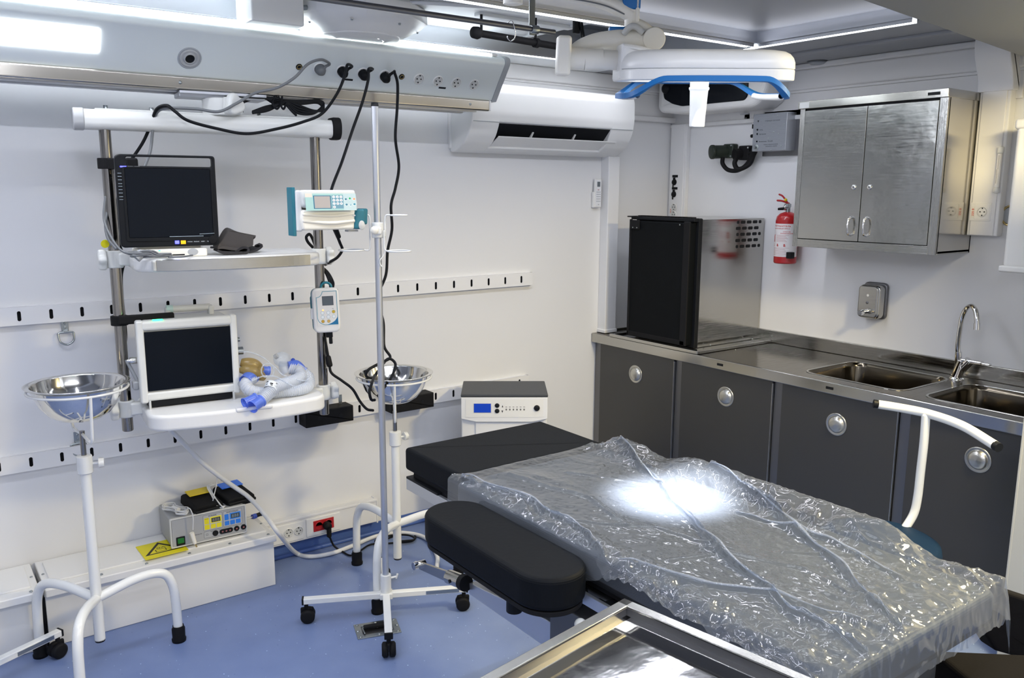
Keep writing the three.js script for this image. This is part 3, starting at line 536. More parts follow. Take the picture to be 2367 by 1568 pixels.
// ---------- infusion stands ----------
function makeStand(label, pos, turn, arms = [0, 1, 2, 3]) {
  const t = thing('infusion_stand', label, 'infusion stand', pos, turn, 'wheeled infusion stands');
  for (const k of arms) {
    const put = o => o.applyMatrix4(new THREE.Matrix4().makeRotationY(k * Math.PI / 2));
    const a = part(t, 'arm', box(.3, .022, .028, .165, .088, 0, .003), M.enamel); put(a);
    const cap = part(a, 'end_cap', box(.007, .025, .031, .317, .088, 0, .002), M.black);
    const c = part(t, 'caster', [lathe([[0, -.012], [.02, -.012], [.027, -.007], [.0275, .007], [.02, .012], [0, .012]], 24).rotateX(Math.PI / 2).translate(.30, .0275, .013), lathe([[0, -.012], [.02, -.012], [.027, -.007], [.0275, .007], [.02, .012], [0, .012]], 24).rotateX(Math.PI / 2).translate(.30, .0275, -.013), box(.05, .03, .012, .302, .046, 0, .006), rod(V(.305, .05, 0), V(.305, .08, 0), .008)], M.rubber); put(c);
    if (k === 0) part(a, 'sticker', box(.13, .014, .0008, .22, .088, .0145, 0), M.zinc, 'silver sticker');
  }
  part(t, 'socket', [lathe([[0, .076], [.021, .076], [.021, .17], [.019, .172], [0, .172]], 28), box(.05, .024, .05, 0, .088, 0, .004)], M.enamel);
  part(t, 'thumb_screw', [rod(V(.015, .155, .0), V(.045, .16, 0), .004), rod(V(.04, .152, -.0), V(.046, .17, 0), .004)], M.enamel);
  part(t, 'pole', lathe([[0, .16], [.0125, .16], [.0125, 1.945], [0, 1.945]], 28), M.alu);
  part(t, 'pole_cap', lathe([[.0128, 1.935], [.0135, 1.938], [.0125, 1.948], [0, 1.949]], 24), M.black);
  return t;
}
const ST = V(-2.311, 0, .755);
{
  const t = makeStand('white wheeled infusion stand with a tall aluminium pole before the rack', ST, -.458);
  const ring = (a, y, up, r0, L) => { // bent wire holder ending in a flat ring
    const d = V(Math.cos(a), 0, Math.sin(a)), p = q => d.clone().multiplyScalar(q).setY(y);
    const c = d.clone().multiplyScalar(L + r0).setY(y), pts = []; for (let i = 0; i < 24; i++) { const b = i / 24 * Math.PI * 2; pts.push(c.clone().add(V(Math.cos(b) * r0, 0, Math.sin(b) * r0))); }
    return [tube([d.clone().multiplyScalar(.028).setY(up), d.clone().multiplyScalar(.028).setY((y + up) / 2), d.clone().multiplyScalar(.028).setY(y + Math.sign(up - y) * .012), p(.034), p(L)], .003, 40, 8), tube(pts, .003, 60, 8, true)];
  };
  const h = part(t, 'bottle_holder', [lathe([[.0126, 1.475], [.02, 1.475], [.021, 1.478], [.021, 1.527], [.02, 1.53], [.0126, 1.53]], 24), box(.028, .03, .02, 0, 1.5, .022, .008)], M.enamel);
  part(h, 'holder_knob', new THREE.SphereGeometry(.015, 18, 12).scale(1, 1, .7).translate(-.012, 1.503, .032), M.cream);
  part(h, 'holder_wire', [...ring(.25, 1.556, 1.48, .029, .05), ...ring(2.95, 1.556, 1.48, .032, .06), ...ring(.65, 1.43, 1.5, .042, .05), ...ring(3.25, 1.43, 1.5, .045, .05)], M.enamel);
  part(h, 'holder_hook', tube([V(.026, 1.5, .004), V(.027, 1.44, .004), V(.018, 1.41, .012), V(.006, 1.395, .016), V(.006, 1.38, .016), V(.012, 1.372, .016)], .0024, 30), M.enamel);
}
{ // a second stand, mostly out of the frame on the left
  const c = AZ(140, 1478, .315), tip = AY(138, 1462, .088), along = AY(0, 1528, .088), d = along.clone().sub(tip).setY(0).normalize();
  const p = tip.clone().addScaledVector(d, .315).setY(0);
  makeStand('white wheeled stand base cut off at the lower left corner', p, Math.atan2(d.z, -d.x), [0, 2, 3]);
}
// ---------- pumps ----------
{ // infusion pump clamped to the pole of the stand
  const c = AZ(757, 487, .735), t = thing('infusion_pump', 'white and teal infusion pump with grey display clamped to the aluminium pole', 'infusion pump', c, -.03);
  part(t, 'lower_body', [extr(shapeOf([[-.1, -.066], [.09, -.066], [.094, -.01], [.094, .004], [-.1, .004], [-.106, -.03]], .01), .085, .008, 3).translate(0, 0, -.06), tube([V(-.095, -.012, .022), V(0, -.017, .025), V(.085, -.012, .022)], .006, 20), tube([V(-.095, -.034, .02), V(0, -.042, .024), V(.085, -.036, .022)], .008, 20)], M.cream);
  const head = part(t, 'control_head', extr(shapeOf([[-.098, .006], [.0, -.006], [.102, .006], [.094, .064], [-.108, .064]], [.012, .03, .012, .008, .012]), .07, .008, 3).rotateX(-.12).translate(0, 0, -.035), M.plastic);
  printed('pumpFace', 512, 192, (c, w, h) => {
    c.fillStyle = '#a9d0cb'; c.fillRect(0, 0, w, h); c.fillStyle = '#e6ddcf'; c.fillRect(0, 0, 70, 42); c.fillStyle = '#c3d9da'; c.fillRect(380, 0, 132, h);
    c.fillStyle = '#1f6f8d'; c.fillRect(78, 22, 178, 150); c.fillStyle = '#b3aba6'; c.fillRect(88, 30, 158, 134); c.fillStyle = '#6c9cae'; c.fillRect(262, 20, 118, 150);
    c.fillStyle = '#eef4f4'; for (let j = 0; j < 4; j++) for (let i = 0; i < 3; i++) { if (j === 3 && i > 0) continue; c.beginPath(); c.arc(284 + i * 37, 38 + j * 38, 15, 0, 7); c.fill(); }
    let n = 1; for (let j = 0; j < 3; j++) for (let i = 0; i < 3; i++) txt(c, String(n++), 284 + i * 37, 39 + j * 38, 18, '#8a6a70'); txt(c, '0', 284, 153, 18, '#8a6a70');
    const dot = (x, y, col) => { c.fillStyle = '#e7eef0'; c.beginPath(); c.arc(x, y, 16, 0, 7); c.fill(); c.fillStyle = col; c.beginPath(); c.arc(x + 2, y - 2, 12, 0, 7); c.fill(); };
    dot(404, 66, '#3f8296'); dot(446, 58, '#1fae72'); dot(490, 64, '#eda57a'); dot(408, 128, '#3b7f94'); dot(450, 132, '#9fc3cc'); dot(490, 124, '#3c91a8');
  });
  part(head, 'control_panel', sheet(.185, .058).rotateX(-.12).translate(-.002, .03, .0405), M.pumpFace);
  part(t, 'teal_edge', [box(.012, .165, .05, -.122, -.003, -.02, .002), box(.016, .008, .03, -.112, .067, -.02, .002)], M.teal, 'teal end plate');
  part(t, 'end_cover', box(.022, .14, .06, -.106, .0, -.02, .006), M.white);
  const cl = part(t, 'pole_clamp', [extr(shapeOf([[.088, -.066], [.125, -.066], [.128, -.02], [.128, .004], [.1, .006], [.09, -.01]], .01), .05, .008, 3).translate(0, 0, -.02), extr(shapeOf([[.118, -.045], [.146, -.052], [.15, .006], [.122, .006]], .008), .04, .004).translate(0, 0, -.03)], M.teal, 'teal pole clamp');
  part(cl, 'clamp_lens', lathe([[0, .004], [.01, .003], [.012, 0]], 24).scale(1, 1, 1).rotateX(Math.PI / 2).scale(1, 1.4, 1).translate(.114, -.052, .031), M.lightGrey);
  part(cl, 'clamp_lever', box(.04, .006, .03, .088, -.072, .0, .002), M.greyPlastic);
}
{ // handheld pump on the right rack pole
  const c = AZ(754, 717, .45), t = thing('feeding_pump', 'rounded white handheld pump with teal back on the right rack pole', 'infusion pump', c, -.42);
  t.rotation.z = .03;
  part(t, 'back_shell', [extr(shapeOf(rectPts(.1, .17, -.006, .0), .024), .034, .008, 3).translate(0, 0, -.036), box(.03, .09, .03, -.045, .01, -.03, .008), new THREE.TorusGeometry(.02, .005, 8, 20, Math.PI).translate(.005, .086, -.02)], M.teal, 'teal back shell');
  part(t, 'front_shell', extr(shapeOf(rectPts(.104, .176, 0, 0), .026), .026, .009, 4).translate(0, 0, -.01), M.white);
  part(t, 'side_latch', box(.014, .042, .02, -.054, -.012, -.002, .004), M.white);
  printed('feedFace', 192, 320, (c, w, h) => {
    c.fillStyle = '#e9e8e6'; c.fillRect(0, 0, w, h); c.strokeStyle = '#4f93a8'; c.lineWidth = 5; c.beginPath(); c.moveTo(62, 6); c.lineTo(186, 6); c.lineTo(186, 314); c.lineTo(70, 314); c.quadraticCurveTo(6, 300, 6, 240); c.lineTo(6, 60); c.quadraticCurveTo(50, 60, 62, 6); c.stroke();
    c.fillStyle = '#1b6fa0'; c.beginPath(); c.moveTo(186, 236); c.quadraticCurveTo(170, 296, 84, 314); c.lineTo(186, 314); c.fill();
    c.fillStyle = '#41474d'; c.fillRect(56, 50, 100, 86); c.fillStyle = '#59626a'; c.fillRect(60, 54, 92, 78);
    const b = (x, y, f, s) => { c.fillStyle = f; c.beginPath(); c.arc(x, y, 15, 0, 7); c.fill(); c.lineWidth = 2; c.strokeStyle = '#7fa5bb'; c.stroke(); if (s) txt(c, s, x, y + 1, 16, '#2c6d96'); };
    b(52, 204, '#eef4f8', '▲'); b(104, 204, '#eef4f8', '▶'); b(152, 196, '#d9b53a'); b(52, 242, '#eef4f8', '▼'); b(104, 242, '#eef4f8', '◀'); b(152, 240, '#eef4f8', '●'); b(52, 282, '#d0a53a'); b(104, 282, '#d9b060');
    c.fillStyle = '#777'; c.fillRect(140, 166, 14, 4);
  });
  part(t, 'control_panel', sheet(.082, .136).translate(.004, .01, .0165), M.feedFace);
  part(t, 'indicator_led', lathe([[0, .002], [.0025, .001], [.003, 0]], 12).rotateX(Math.PI / 2).translate(-.012, .002, .0172), M.ledOrange, 'small orange light');
  part(t, 'power_plug', [box(.026, .024, .022, .006, -.1, -.02, .003), box(.014, .03, .014, .01, -.124, -.02, .004)], M.black);
}
// ---------- basin stands ----------
function makeBasinStand(label, pos, turn, rimY, knobTurn, yokeTurn) {
  const t = thing('basin_stand', label, 'basin stand', pos, turn, 'white tripod basin stands');
  part(t, 'tube', lathe([[0, .11], [.0175, .11], [.0175, rimY - .27], [0, rimY - .27]], 28), M.enamel);
  part(t, 'tube_plug', lathe([[0, .104], [.016, .104], [.0178, .112]], 24), M.rubber);
  for (let k = 0; k < 3; k++) {
    const a = k * Math.PI * 2 / 3, d = V(Math.cos(a), 0, Math.sin(a)), p = (r, y) => d.clone().multiplyScalar(r).setY(y);
    const leg = part(t, 'leg', tube([p(.0, .262), p(.03, .268), p(.12, .288), p(.19, .290), p(.235, .272), p(.258, .225), p(.265, .16), p(.268, .045)], .0165, 60, 14), M.enamel);
    part(leg, 'rubber_foot', lathe([[0, 0], [.0245, 0], [.0255, .01], [.0225, .014], [.0235, .05], [.0195, .056], [.0195, .062]], 24).translate(p(.268, 0).x, 0, p(.268, 0).z), M.rubber);
  }
  const col = part(t, 'collar', lathe([[.0175, rimY - .30], [.023, rimY - .30], [.0245, rimY - .297], [.0245, rimY - .243], [.023, rimY - .24], [0, rimY - .238]], 28), M.enamel);
  const kx = Math.cos(knobTurn), kz = Math.sin(knobTurn), kp = r => V(kx * r, rimY - .27, kz * r);
  part(col, 'wing_knob', [rod(kp(.02), kp(.046), .0045), rod(kp(.042), kp(.058), .019, .017, 5)], M.enamel);
  part(t, 'inner_rod', rod(V(0, rimY - .3, 0), V(0, rimY - .155, 0), .0085), M.pole);
  { // wire yoke: rises on two sides from the rod to the ring under the rim
    const y0 = rimY - .165, ring = []; for (let i = 0; i < 40; i++) { const a = i / 40 * Math.PI * 2; ring.push(V(Math.cos(a) * .15, rimY - .012, Math.sin(a) * .15)); }
    const arm = s => tube([V(0, y0, 0), V(s * .07, y0 - .006, 0), V(s * .115, y0 - .004, 0), V(s * .128, y0 + .012, 0), V(s * .137, y0 + .07, 0), V(s * .15, rimY - .012, 0)], .005, 50, 10, false, .3);
    part(t, 'yoke', fuse([arm(1), arm(-1), tube(ring, .0045, 80, 8, true)]).rotateY(yokeTurn - turn), M.enamel);
  }
  return t;
}
function makeBasin(label, pos) {
  const t = thing('basin', label, 'basin', pos, 0, 'polished steel basins');
  const prof0 = [[0, -.128], [.055, -.128], [.075, -.124], [.105, -.105], [.132, -.07], [.149, -.03], [.155, -.004], [.160, .0], [.174, .0], [.177, .003], [.174, .0045], [.159, .003], [.1535, -.001], [.147, -.03], [.130, -.068], [.103, -.102], [.074, -.1215], [.055, -.1255], [0, -.1255]];
  part(t, 'bowl', lathe(prof0.map(([r, y]) => [r * .9, y * .92]), 72), M.polished);
  return t;
}
const BA = V(-3.288, 0, .51), BB = V(-2.136, 0, .528);
makeBasinStand('white three-legged basin stand in front of the left bench box', BA, .126, 1.012, .35, -1.5);
makeBasinStand('white three-legged basin stand behind the infusion stand', BB, -.28, .905, -.35, -2.05);
makeBasin('polished steel basin on the left tripod stand', V(BA.x, 1.017, BA.z));
makeBasin('polished steel basin behind the tall aluminium pole', V(BB.x, .91, BB.z));
// ---------- on the slotted wall ----------
function slotRail(label, y0, y1, x1, first) {
  const t = thing('slotted_rail', label, 'wall rail', [0, (y0 + y1) / 2, 0], 0, 'white slotted rails on the wall'), h = y1 - y0, x0 = -4.6;
  const s = shapeOf(rectPts(x1 - x0, h, (x0 + x1) / 2, 0));
  for (let x = first; x > x0 + .05; x -= .1034) s.holes.push(capsule(.0125, .037, x, .0));
  part(t, 'front_plate', extr(s, .003, 0, 1, 8).translate(0, 0, .022), M.wallTrim);
  part(t, 'flange', [span(x0, x1, h / 2 - .003, h / 2, 0, .024, 0), span(x0, x1, -h / 2, -h / 2 + .003, 0, .024, 0), span(x1 - .003, x1, -h / 2, h / 2, 0, .024, 0)], M.wallTrim);
  part(t, 'slot_backing', span(x0, x1 - .004, -h / 2 + .005, h / 2 - .005, .002, .012, 0), M.blackMatt);
  return t;
}
slotRail('upper white slotted rail across the wall behind the rack', 1.155, 1.221, -1.038, -1.112);
slotRail('lower white slotted rail across the wall behind the basin stands', .605, .672, -1.06, -1.12);
for (const [i, px, py, h, r] of [[0, 149, 745, 50, .0], [1, 178, 1003, 30, 1]]) { // lashing rings
  const p = AZ(px, py, .004), t = thing('lashing_ring', i ? 'zinc lashing ring behind the left basin stand tube' : 'zinc D-shaped lashing ring hanging under the upper slotted rail', 'lashing ring', p);
  part(t, 'bracket', [box(.024, .04, .004, 0, -.012, 0, .001), box(.02, .012, .012, 0, -.034, .005, .003)], M.zinc);
  part(t, 'bracket_screw', [screw(.004).translate(0, -.004, .003), screw(.004).translate(0, -.02, .003)], M.zinc);
  part(t, 'ring', tube([V(-.021, -.038, .01), V(.021, -.038, .01), V(.026, -.05, .013), V(.021, -.072, .018), V(0, -.083, .02), V(-.021, -.072, .018), V(-.026, -.05, .013)], .0036, 60, 10, true), M.zinc);
}
for (const [i, a, b] of [[0, [705, 958], [815, 940]], [1, [903, 930], [1001, 912]]]) {
  const p = AZ(...a, .1), q = AZ(...b, .1), w = q.x - p.x, y = .648, t = thing('rubber_bumper', i ? 'black rubber bumper block behind the right basin' : 'black rubber bumper block below the right rack pole', 'bumper', [(p.x + q.x) / 2, y, .025], 0, 'black bumpers on the lower rail');
  part(t, 'block', extr(shapeOf([[-w / 2, -.036], [w / 2, -.036], [w / 2, .036], [-w / 2, .036]], .004), .085, .006, 3), M.rubber);
  part(t, 'bolt_recess', [-.05, .05].map(x => new THREE.CylinderGeometry(.009, .009, .001, 16).rotateX(Math.PI / 2).translate(x, 0, .0853)), M.black);
  if (!i) part(t, 'bracket', box(.016, .05, .004, .075, .055, .03, .001), M.zinc);
}
{ // the cable trunking low on the wall with its sockets
  const t = thing('cable_trunking', 'white low cable trunking on the wall with white and red sockets', 'cable trunking', [-2.3, .12, 0]);
  part(t, 'trunk', [span(-2.62, -1.985, .075, .185, 0, .05, .004), span(-2.62, -1.985, .19 - .012, .19, .03, .054, .003), span(-1.99, -1.982, .07, .19, 0, .053, .002)], M.wallTrim);
  part(t, 'frame', [box(.165, .085, .006, 0, 0, .003, .003)].map(g => g.translate(-2.44, .128, .05)), M.white);
  part(t, 'frame', box(.165, .085, .006, -2.262, .128, .053, .003), M.white);
  for (const px of [[667, 1232], [690, 1227]]) socketOn(t, AZ(px[0], px[1], .056), V(0, 0, 1), .0195);
  const r = part(t, 'red_plate', box(.1, .052, .004, -2.262, .13, .057, .002), M.redSocket, 'red socket plate');
  part(r, 'red_well', [0, 1].map(k => lathe([[.02, 0], [.02, .002], [.017, .003], [.016, .001], [0, .001]], 24).rotateX(Math.PI / 2).translate(-2.285 + k * .046, .13, .058)), M.redSocket);
  settle(t);
}
{ // plug in the red socket with its lead
  const p = AZ(757, 1216, .075), t = thing('power_lead', 'black power lead plugged into the red floor-level socket', 'power lead', p);
  part(t, 'plug', [lathe([[0, -.012], [.019, -.012], [.0195, 0], [.016, .014], [0, .018]], 24).rotateX(Math.PI / 2), box(.02, .05, .02, .004, -.03, .006, .007)].map(g => g.translate(p.x, p.y, p.z)), M.rubber);
  part(t, 'lead', tube([V(p.x + .005, p.y - .05, p.z + .006), AY(772, 1262, .03), AY(792, 1276, .007), AY(815, 1284, .007), AY(850, 1262, .007), AY(870, 1256, .007), AY(905, 1242, .007), AY(940, 1230, .008), AY(960, 1240, .008), AY(950, 1252, .008), AY(905, 1256, .01), AY(880, 1258, .014), AY(868, 1250, .015), AY(905, 1238, .016), AY(945, 1238, .018), AY(957, 1248, .02), AY(915, 1252, .022)], .0045, 200, 8), M.cable);
  settle(t);
}
solo('white_hose', tube([AZ(392, 992, .28), AZ(420, 1020, .25), AZ(470, 1072, .2), AZ(530, 1118, .16), AZ(575, 1150, .2), AZ(612, 1190, .3), AZ(645, 1235, .36), AY(682, 1277, .03), AY(715, 1287, .012), AY(765, 1280, .012), AY(815, 1262, .012), AY(870, 1240, .012), AY(930, 1232, .012), AY(985, 1245, .012), AY(1010, 1285, .012), AY(1012, 1320, .012), AY(1045, 1338, .012), AY(1100, 1335, .012)].map(p => V(p.x, Math.max(p.y, .0105), p.z)), .0095, 240, 12), M.cableWhite, 'thick white hose falling from the lower shelf to the floor', 'hose');
// ---------- bench boxes along the wall ----------
function benchBox(label, x0, x1) {
  const t = thing('bench_box', label, 'bench box', [(x0 + x1) / 2, 0, 0], 0, 'low white lidded boxes'), w = x1 - x0;
  part(t, 'front_panel', box(w - .006, .2, .012, 0, .101, .246, .002), M.whiteMatt);
  part(t, 'side_panel', [box(.012, .2, .235, -w / 2 + .008, .101, .12, .002), box(.012, .2, .235, w / 2 - .008, .101, .12, .002)], M.whiteMatt);
  const lid = part(t, 'lid', [box(w - .004, .03, .285, 0, .222, .146, .005), extr(shapeOf(rectPts(w - .05, .2), .006), .008, .003).rotateX(-Math.PI / 2).translate(0, .236, .135)], M.white);
  const n = Math.max(2, Math.round(w / .16)); for (let i = 0; i <= n; i++) part(lid, 'lid_screw', screw(.006).rotateX(-Math.PI / 2).translate(-w / 2 + .03 + (w - .06) * i / n, .2385, .268), M.zinc);
  part(lid, 'lid_screw', [screw(.005).rotateX(-Math.PI / 2).translate(-w / 2 + .014, .2385, .14), screw(.005).rotateX(-Math.PI / 2).translate(w / 2 - .014, .2385, .14)], M.zinc);
  return t;
}
benchBox('long low white bench box under the electrosurgery unit', -3.418, -2.566);
benchBox('low white bench box cut off at the left picture edge', -4.5, -3.428);
struct('trim_7', span(-3.43, -3.40, 0, .19, .2, .238, 0), M.black);
{ // electrosurgery unit
  const F = V(-2.818, .244, .22), t = thing('electrosurgery_unit', 'grey electrosurgery unit with yellow and blue key panels on the bench box', 'electrosurgery unit', F, -.03);
  part(t, 'foot', [-.12, .12].flatMap(x => [-.17, -.02].map(z => lathe([[0, 0], [.012, 0], [.011, .01], [0, .01]], 14).translate(x, 0, z))), M.rubber);
  part(t, 'case', [box(.292, .118, .20, 0, .068, -.1, .008)], mt('esuGrey', lin(.36, .37, .38), .5));
  part(t, 'case_frame', extr((() => { const s = shapeOf(rectPts(.298, .122, 0, .068), .006); s.holes.push(new THREE.Path(shapeOf(rectPts(.286, .11, 0, .068), .004).getPoints(4))); return s; })(), .012, .002).translate(0, 0, -.008), M.lightGrey);
  printed('esuFace', 1024, 400, (c, w, h) => {
    c.fillStyle = '#a6a8ab'; c.fillRect(0, 0, w, h);
    const rr = (x, y, a, b, r, f, s) => { c.beginPath(); c.roundRect ? c.roundRect(x, y, a, b, r) : c.rect(x, y, a, b); if (f) { c.fillStyle = f; c.fill(); } if (s) { c.lineWidth = 4; c.strokeStyle = s; c.stroke(); } };
    rr(430, 22, 270, 238, 14, '#b3b5b8', '#55585c'); rr(716, 22, 270, 238, 14, '#b3b5b8', '#55585c'); rr(430, 276, 556, 100, 16, '#adb0b3', '#55585c');
    txt(c, 'РЕЗАНИЕ', 565, 44, 26, '#1a1b1d'); txt(c, 'КОАГУЛЯЦИЯ', 850, 44, 26, '#1a1b1d');
    rr(446, 66, 66, 96, 8, '#e6d91c'); rr(446, 172, 72, 74, 8, '#e6d91c'); rr(530, 62, 160, 100, 8, '#ece13a'); rr(534, 176, 70, 68, 8, '#e6d91c'); rr(616, 176, 70, 68, 8, '#e6d91c'); rr(546, 82, 128, 68, 4, '#3f4038'); txt(c, '888', 610, 118, 58, '#8b8c80', 'monospace');
    txt(c, 'РЕЖИМ', 479, 82, 15, '#333'); c.fillStyle = '#554'; for (const [x, y] of [[466, 108], [488, 108], [466, 134], [488, 134]]) c.fillRect(x, y, 5, 5); txt(c, '⇩', 569, 210, 44, '#a59410'); txt(c, '⇧', 651, 210, 44, '#a59410');
    rr(732, 70, 62, 94, 8, '#2b7be0'); rr(806, 62, 162, 104, 8, '#3a86e2'); rr(732, 178, 66, 68, 8, '#2b7be0'); rr(810, 178, 70, 68, 8, '#2b7be0'); rr(892, 178, 70, 68, 8, '#2b7be0'); rr(826, 80, 126, 70, 4, '#33424f'); txt(c, '888', 889, 117, 58, '#8e9aa2', 'monospace');
    txt(c, 'СЕТЬ', 118, 268, 18, '#222'); txt(c, 'ВЫХОД 350', 355, 290, 18, '#333'); txt(c, 'МОНО', 546, 290, 14, '#333'); txt(c, 'БИ', 650, 290, 14, '#333'); c.strokeStyle = '#333'; c.lineWidth = 3; c.strokeRect(462, 312, 26, 26);
  });
  part(t, 'control_panel', sheet(.284, .108, .002).translate(0, .068, 0), M.esuFace);
  part(t, 'power_switch', [box(.034, .036, .006, -.112, .032, .002, .003)], M.black); part(t, 'switch_key', box(.025, .022, .006, -.112, .034, .005, .003), M.green, 'green power key');
  const so = (x, r) => lathe([[r, 0], [r, .003], [r * .8, .0035], [r * .72, .001], [0, .001]], 22).rotateX(Math.PI / 2).translate(x, .034, .002);
  part(t, 'output_socket', so(.022, .0115), M.black);
  part(t, 'output_socket', extr(shapeOf(rectPts(.054, .02, .065, .034), .01), .003, .001).translate(0, 0, .002), M.black); part(t, 'output_socket', so(.107, .011), M.black); part(t, 'output_socket', so(.135, .011), M.black);
  part(t, 'socket_bore', [.05, .065, .08, .107, .135].map(x => lathe([[.0035, .0055], [.002, .006], [0, .004]], 12).rotateX(Math.PI / 2).translate(x, .034, 0)), mt('pinkish', lin(.35, .12, .13), .4));
  part(t, 'vent_slot', box(.004, .002, .03, -.09, .1275, -.1, .0005).rotateY(0), M.black);
}
for (const [i, px, py, m] of [[0, 463, 1158, 'yellow'], [1, 530, 1135, 'blueBright']]) { // foot switches on the unit
  const p = AY(px, py, .385), t = thing('foot_switch', i ? 'black foot switch with a blue pad on the electrosurgery unit' : 'black foot switch with a yellow pad on the electrosurgery unit', 'foot switch', [p.x, .372, .13 - i * .012], i ? .12 : .1);
  part(t, 'body', extr(shapeOf([[-.06, .004], [-.05, 0], [.05, 0], [.06, .004], [.058, .034], [.05, .04], [-.05, .04], [-.058, .034]], .004), .15, .006, 3).rotateX(.1).translate(0, -.0, -.075), M.blackMatt);
  part(t, 'pad', box(.092, .004, .056, 0, .046, -.034, .003).rotateX(.1), M[m], i ? 'blue pad' : 'yellow pad');
  part(t, 'pedal_lip', box(.118, .012, .02, 0, .006, .078, .004), M.black);
}
{ const t = thing('white_lead', 'bundle of thin white lead between the two foot switches', 'cable', [-2.776, .37, .14]); const a = [];
  for (const k of [0, 1, 2]) a.push(tube([AZ(490 + k * 6, 1118 + k * 2, .06), AZ(479 + k * 3, 1126, .1), AZ(490 + k * 3, 1148, .15), AZ(500 + k * 5, 1168, .20), AZ(516 + k * 2, 1176 - k * 3, .22), AZ(512, 1170, .22), AZ(498, 1152, .19), AZ(485, 1130, .13)], .0022, 70, 6));
  part(t, 'bundle', a, M.cableWhite); part(t, 'lead_end', tube([AZ(492, 1158, .18), AZ(496, 1140, .17), AZ(501, 1118, .16), AZ(502, 1095, .12), AZ(512, 1112, .05)], .002, 40, 6), M.cableWhite); settle(t); }
{ const t = thing('electrode_lead', 'coiled white electrode lead with brass-tipped plug on the grey unit', 'cable', [-2.94, .37, .16]); const a = [];
  const c0 = AY(385, 1176, .378), c1 = AY(427, 1190, .378), d = c1.clone().sub(c0).normalize(), n = V(-d.z, 0, d.x);
  for (let k = 0; k < 5; k++) { const pts = [], w = .015 + .008 * Math.abs(Math.sin(k * 2.1)); for (let i = 0; i < 14; i++) { const q = i / 14 * Math.PI * 2; pts.push(c0.clone().lerp(c1, .5 - .58 * Math.cos(q)).addScaledVector(n, Math.sin(q) * w * (Math.abs(Math.cos(q)) > .5 ? 1.5 : .6)).add(V(0, .003 + .004 * k, 0))); } a.push(tube(pts, .002, 70, 6, true)); }
  part(t, 'coil', a, M.cableWhite); part(t, 'wrap', rod(c0.clone().lerp(c1, .35).add(V(0, .012, 0)), c0.clone().lerp(c1, .68).add(V(0, .012, 0)), .009, .009, 16), M.cableWhite);
  part(t, 'lead', tube([c1.clone().add(V(0, .02, 0)), AZ(438, 1176, .24), AZ(446, 1195, .25), AZ(446, 1225, .245)], .0022, 40, 6), M.cableWhite);
  const p0 = AZ(443, 1232, .245), p1 = AZ(451, 1257, .245), p2 = AZ(455, 1265, .248);
  part(t, 'plug', rod(p0, p1, .009, .0075, 14), M.cream); part(t, 'plug_tip', rod(p1, p2, .003), M.brass); settle(t); }
{ // yellow warning sign lying half under the unit
  printed('warnSign', 256, 256, (c, w, h) => { c.fillStyle = '#e2d617'; c.fillRect(0, 0, w, h); c.fillStyle = '#1c1a08'; c.beginPath(); c.moveTo(128, 14); c.lineTo(244, 200); c.lineTo(12, 200); c.fill(); c.fillStyle = '#e2d617'; c.beginPath(); c.moveTo(128, 46); c.lineTo(216, 186); c.lineTo(40, 186); c.fill(); c.strokeStyle = '#2a2810'; c.lineWidth = 5; c.strokeRect(86, 136, 60, 34); c.beginPath(); c.arc(110, 112, 9, 0, 7); c.stroke(); c.beginPath(); c.moveTo(126, 120); c.lineTo(140, 104); c.lineTo(150, 122); c.stroke(); });
  const t = thing('warning_sign', 'yellow triangular warning sign half under the grey unit', 'warning sign', [-2.992, .2445, .175], .02);
  part(t, 'plate', sheet(.16, .15, .002).rotateX(-Math.PI / 2), M.warnSign);
}
{ const p = AY(597, 1191, .252), t = thing('cable_connector', 'blue and black cable connector lying beside the grey unit', 'connector', p, .25); part(t, 'body', rod(V(-.02, 0, 0), V(.022, .002, 0), .009), M.black); part(t, 'ring', [rod(V(-.03, 0, 0), V(-.012, 0, 0), .011), rod(V(.012, .002, 0), V(.03, .002, 0), .011)], M.blueCap, 'blue ring'); part(t, 'lead', tube([V(-.03, 0, 0), V(-.05, .0, .0), V(-.085, -.004, -.02)], .0022, 14), M.cableWhite); }
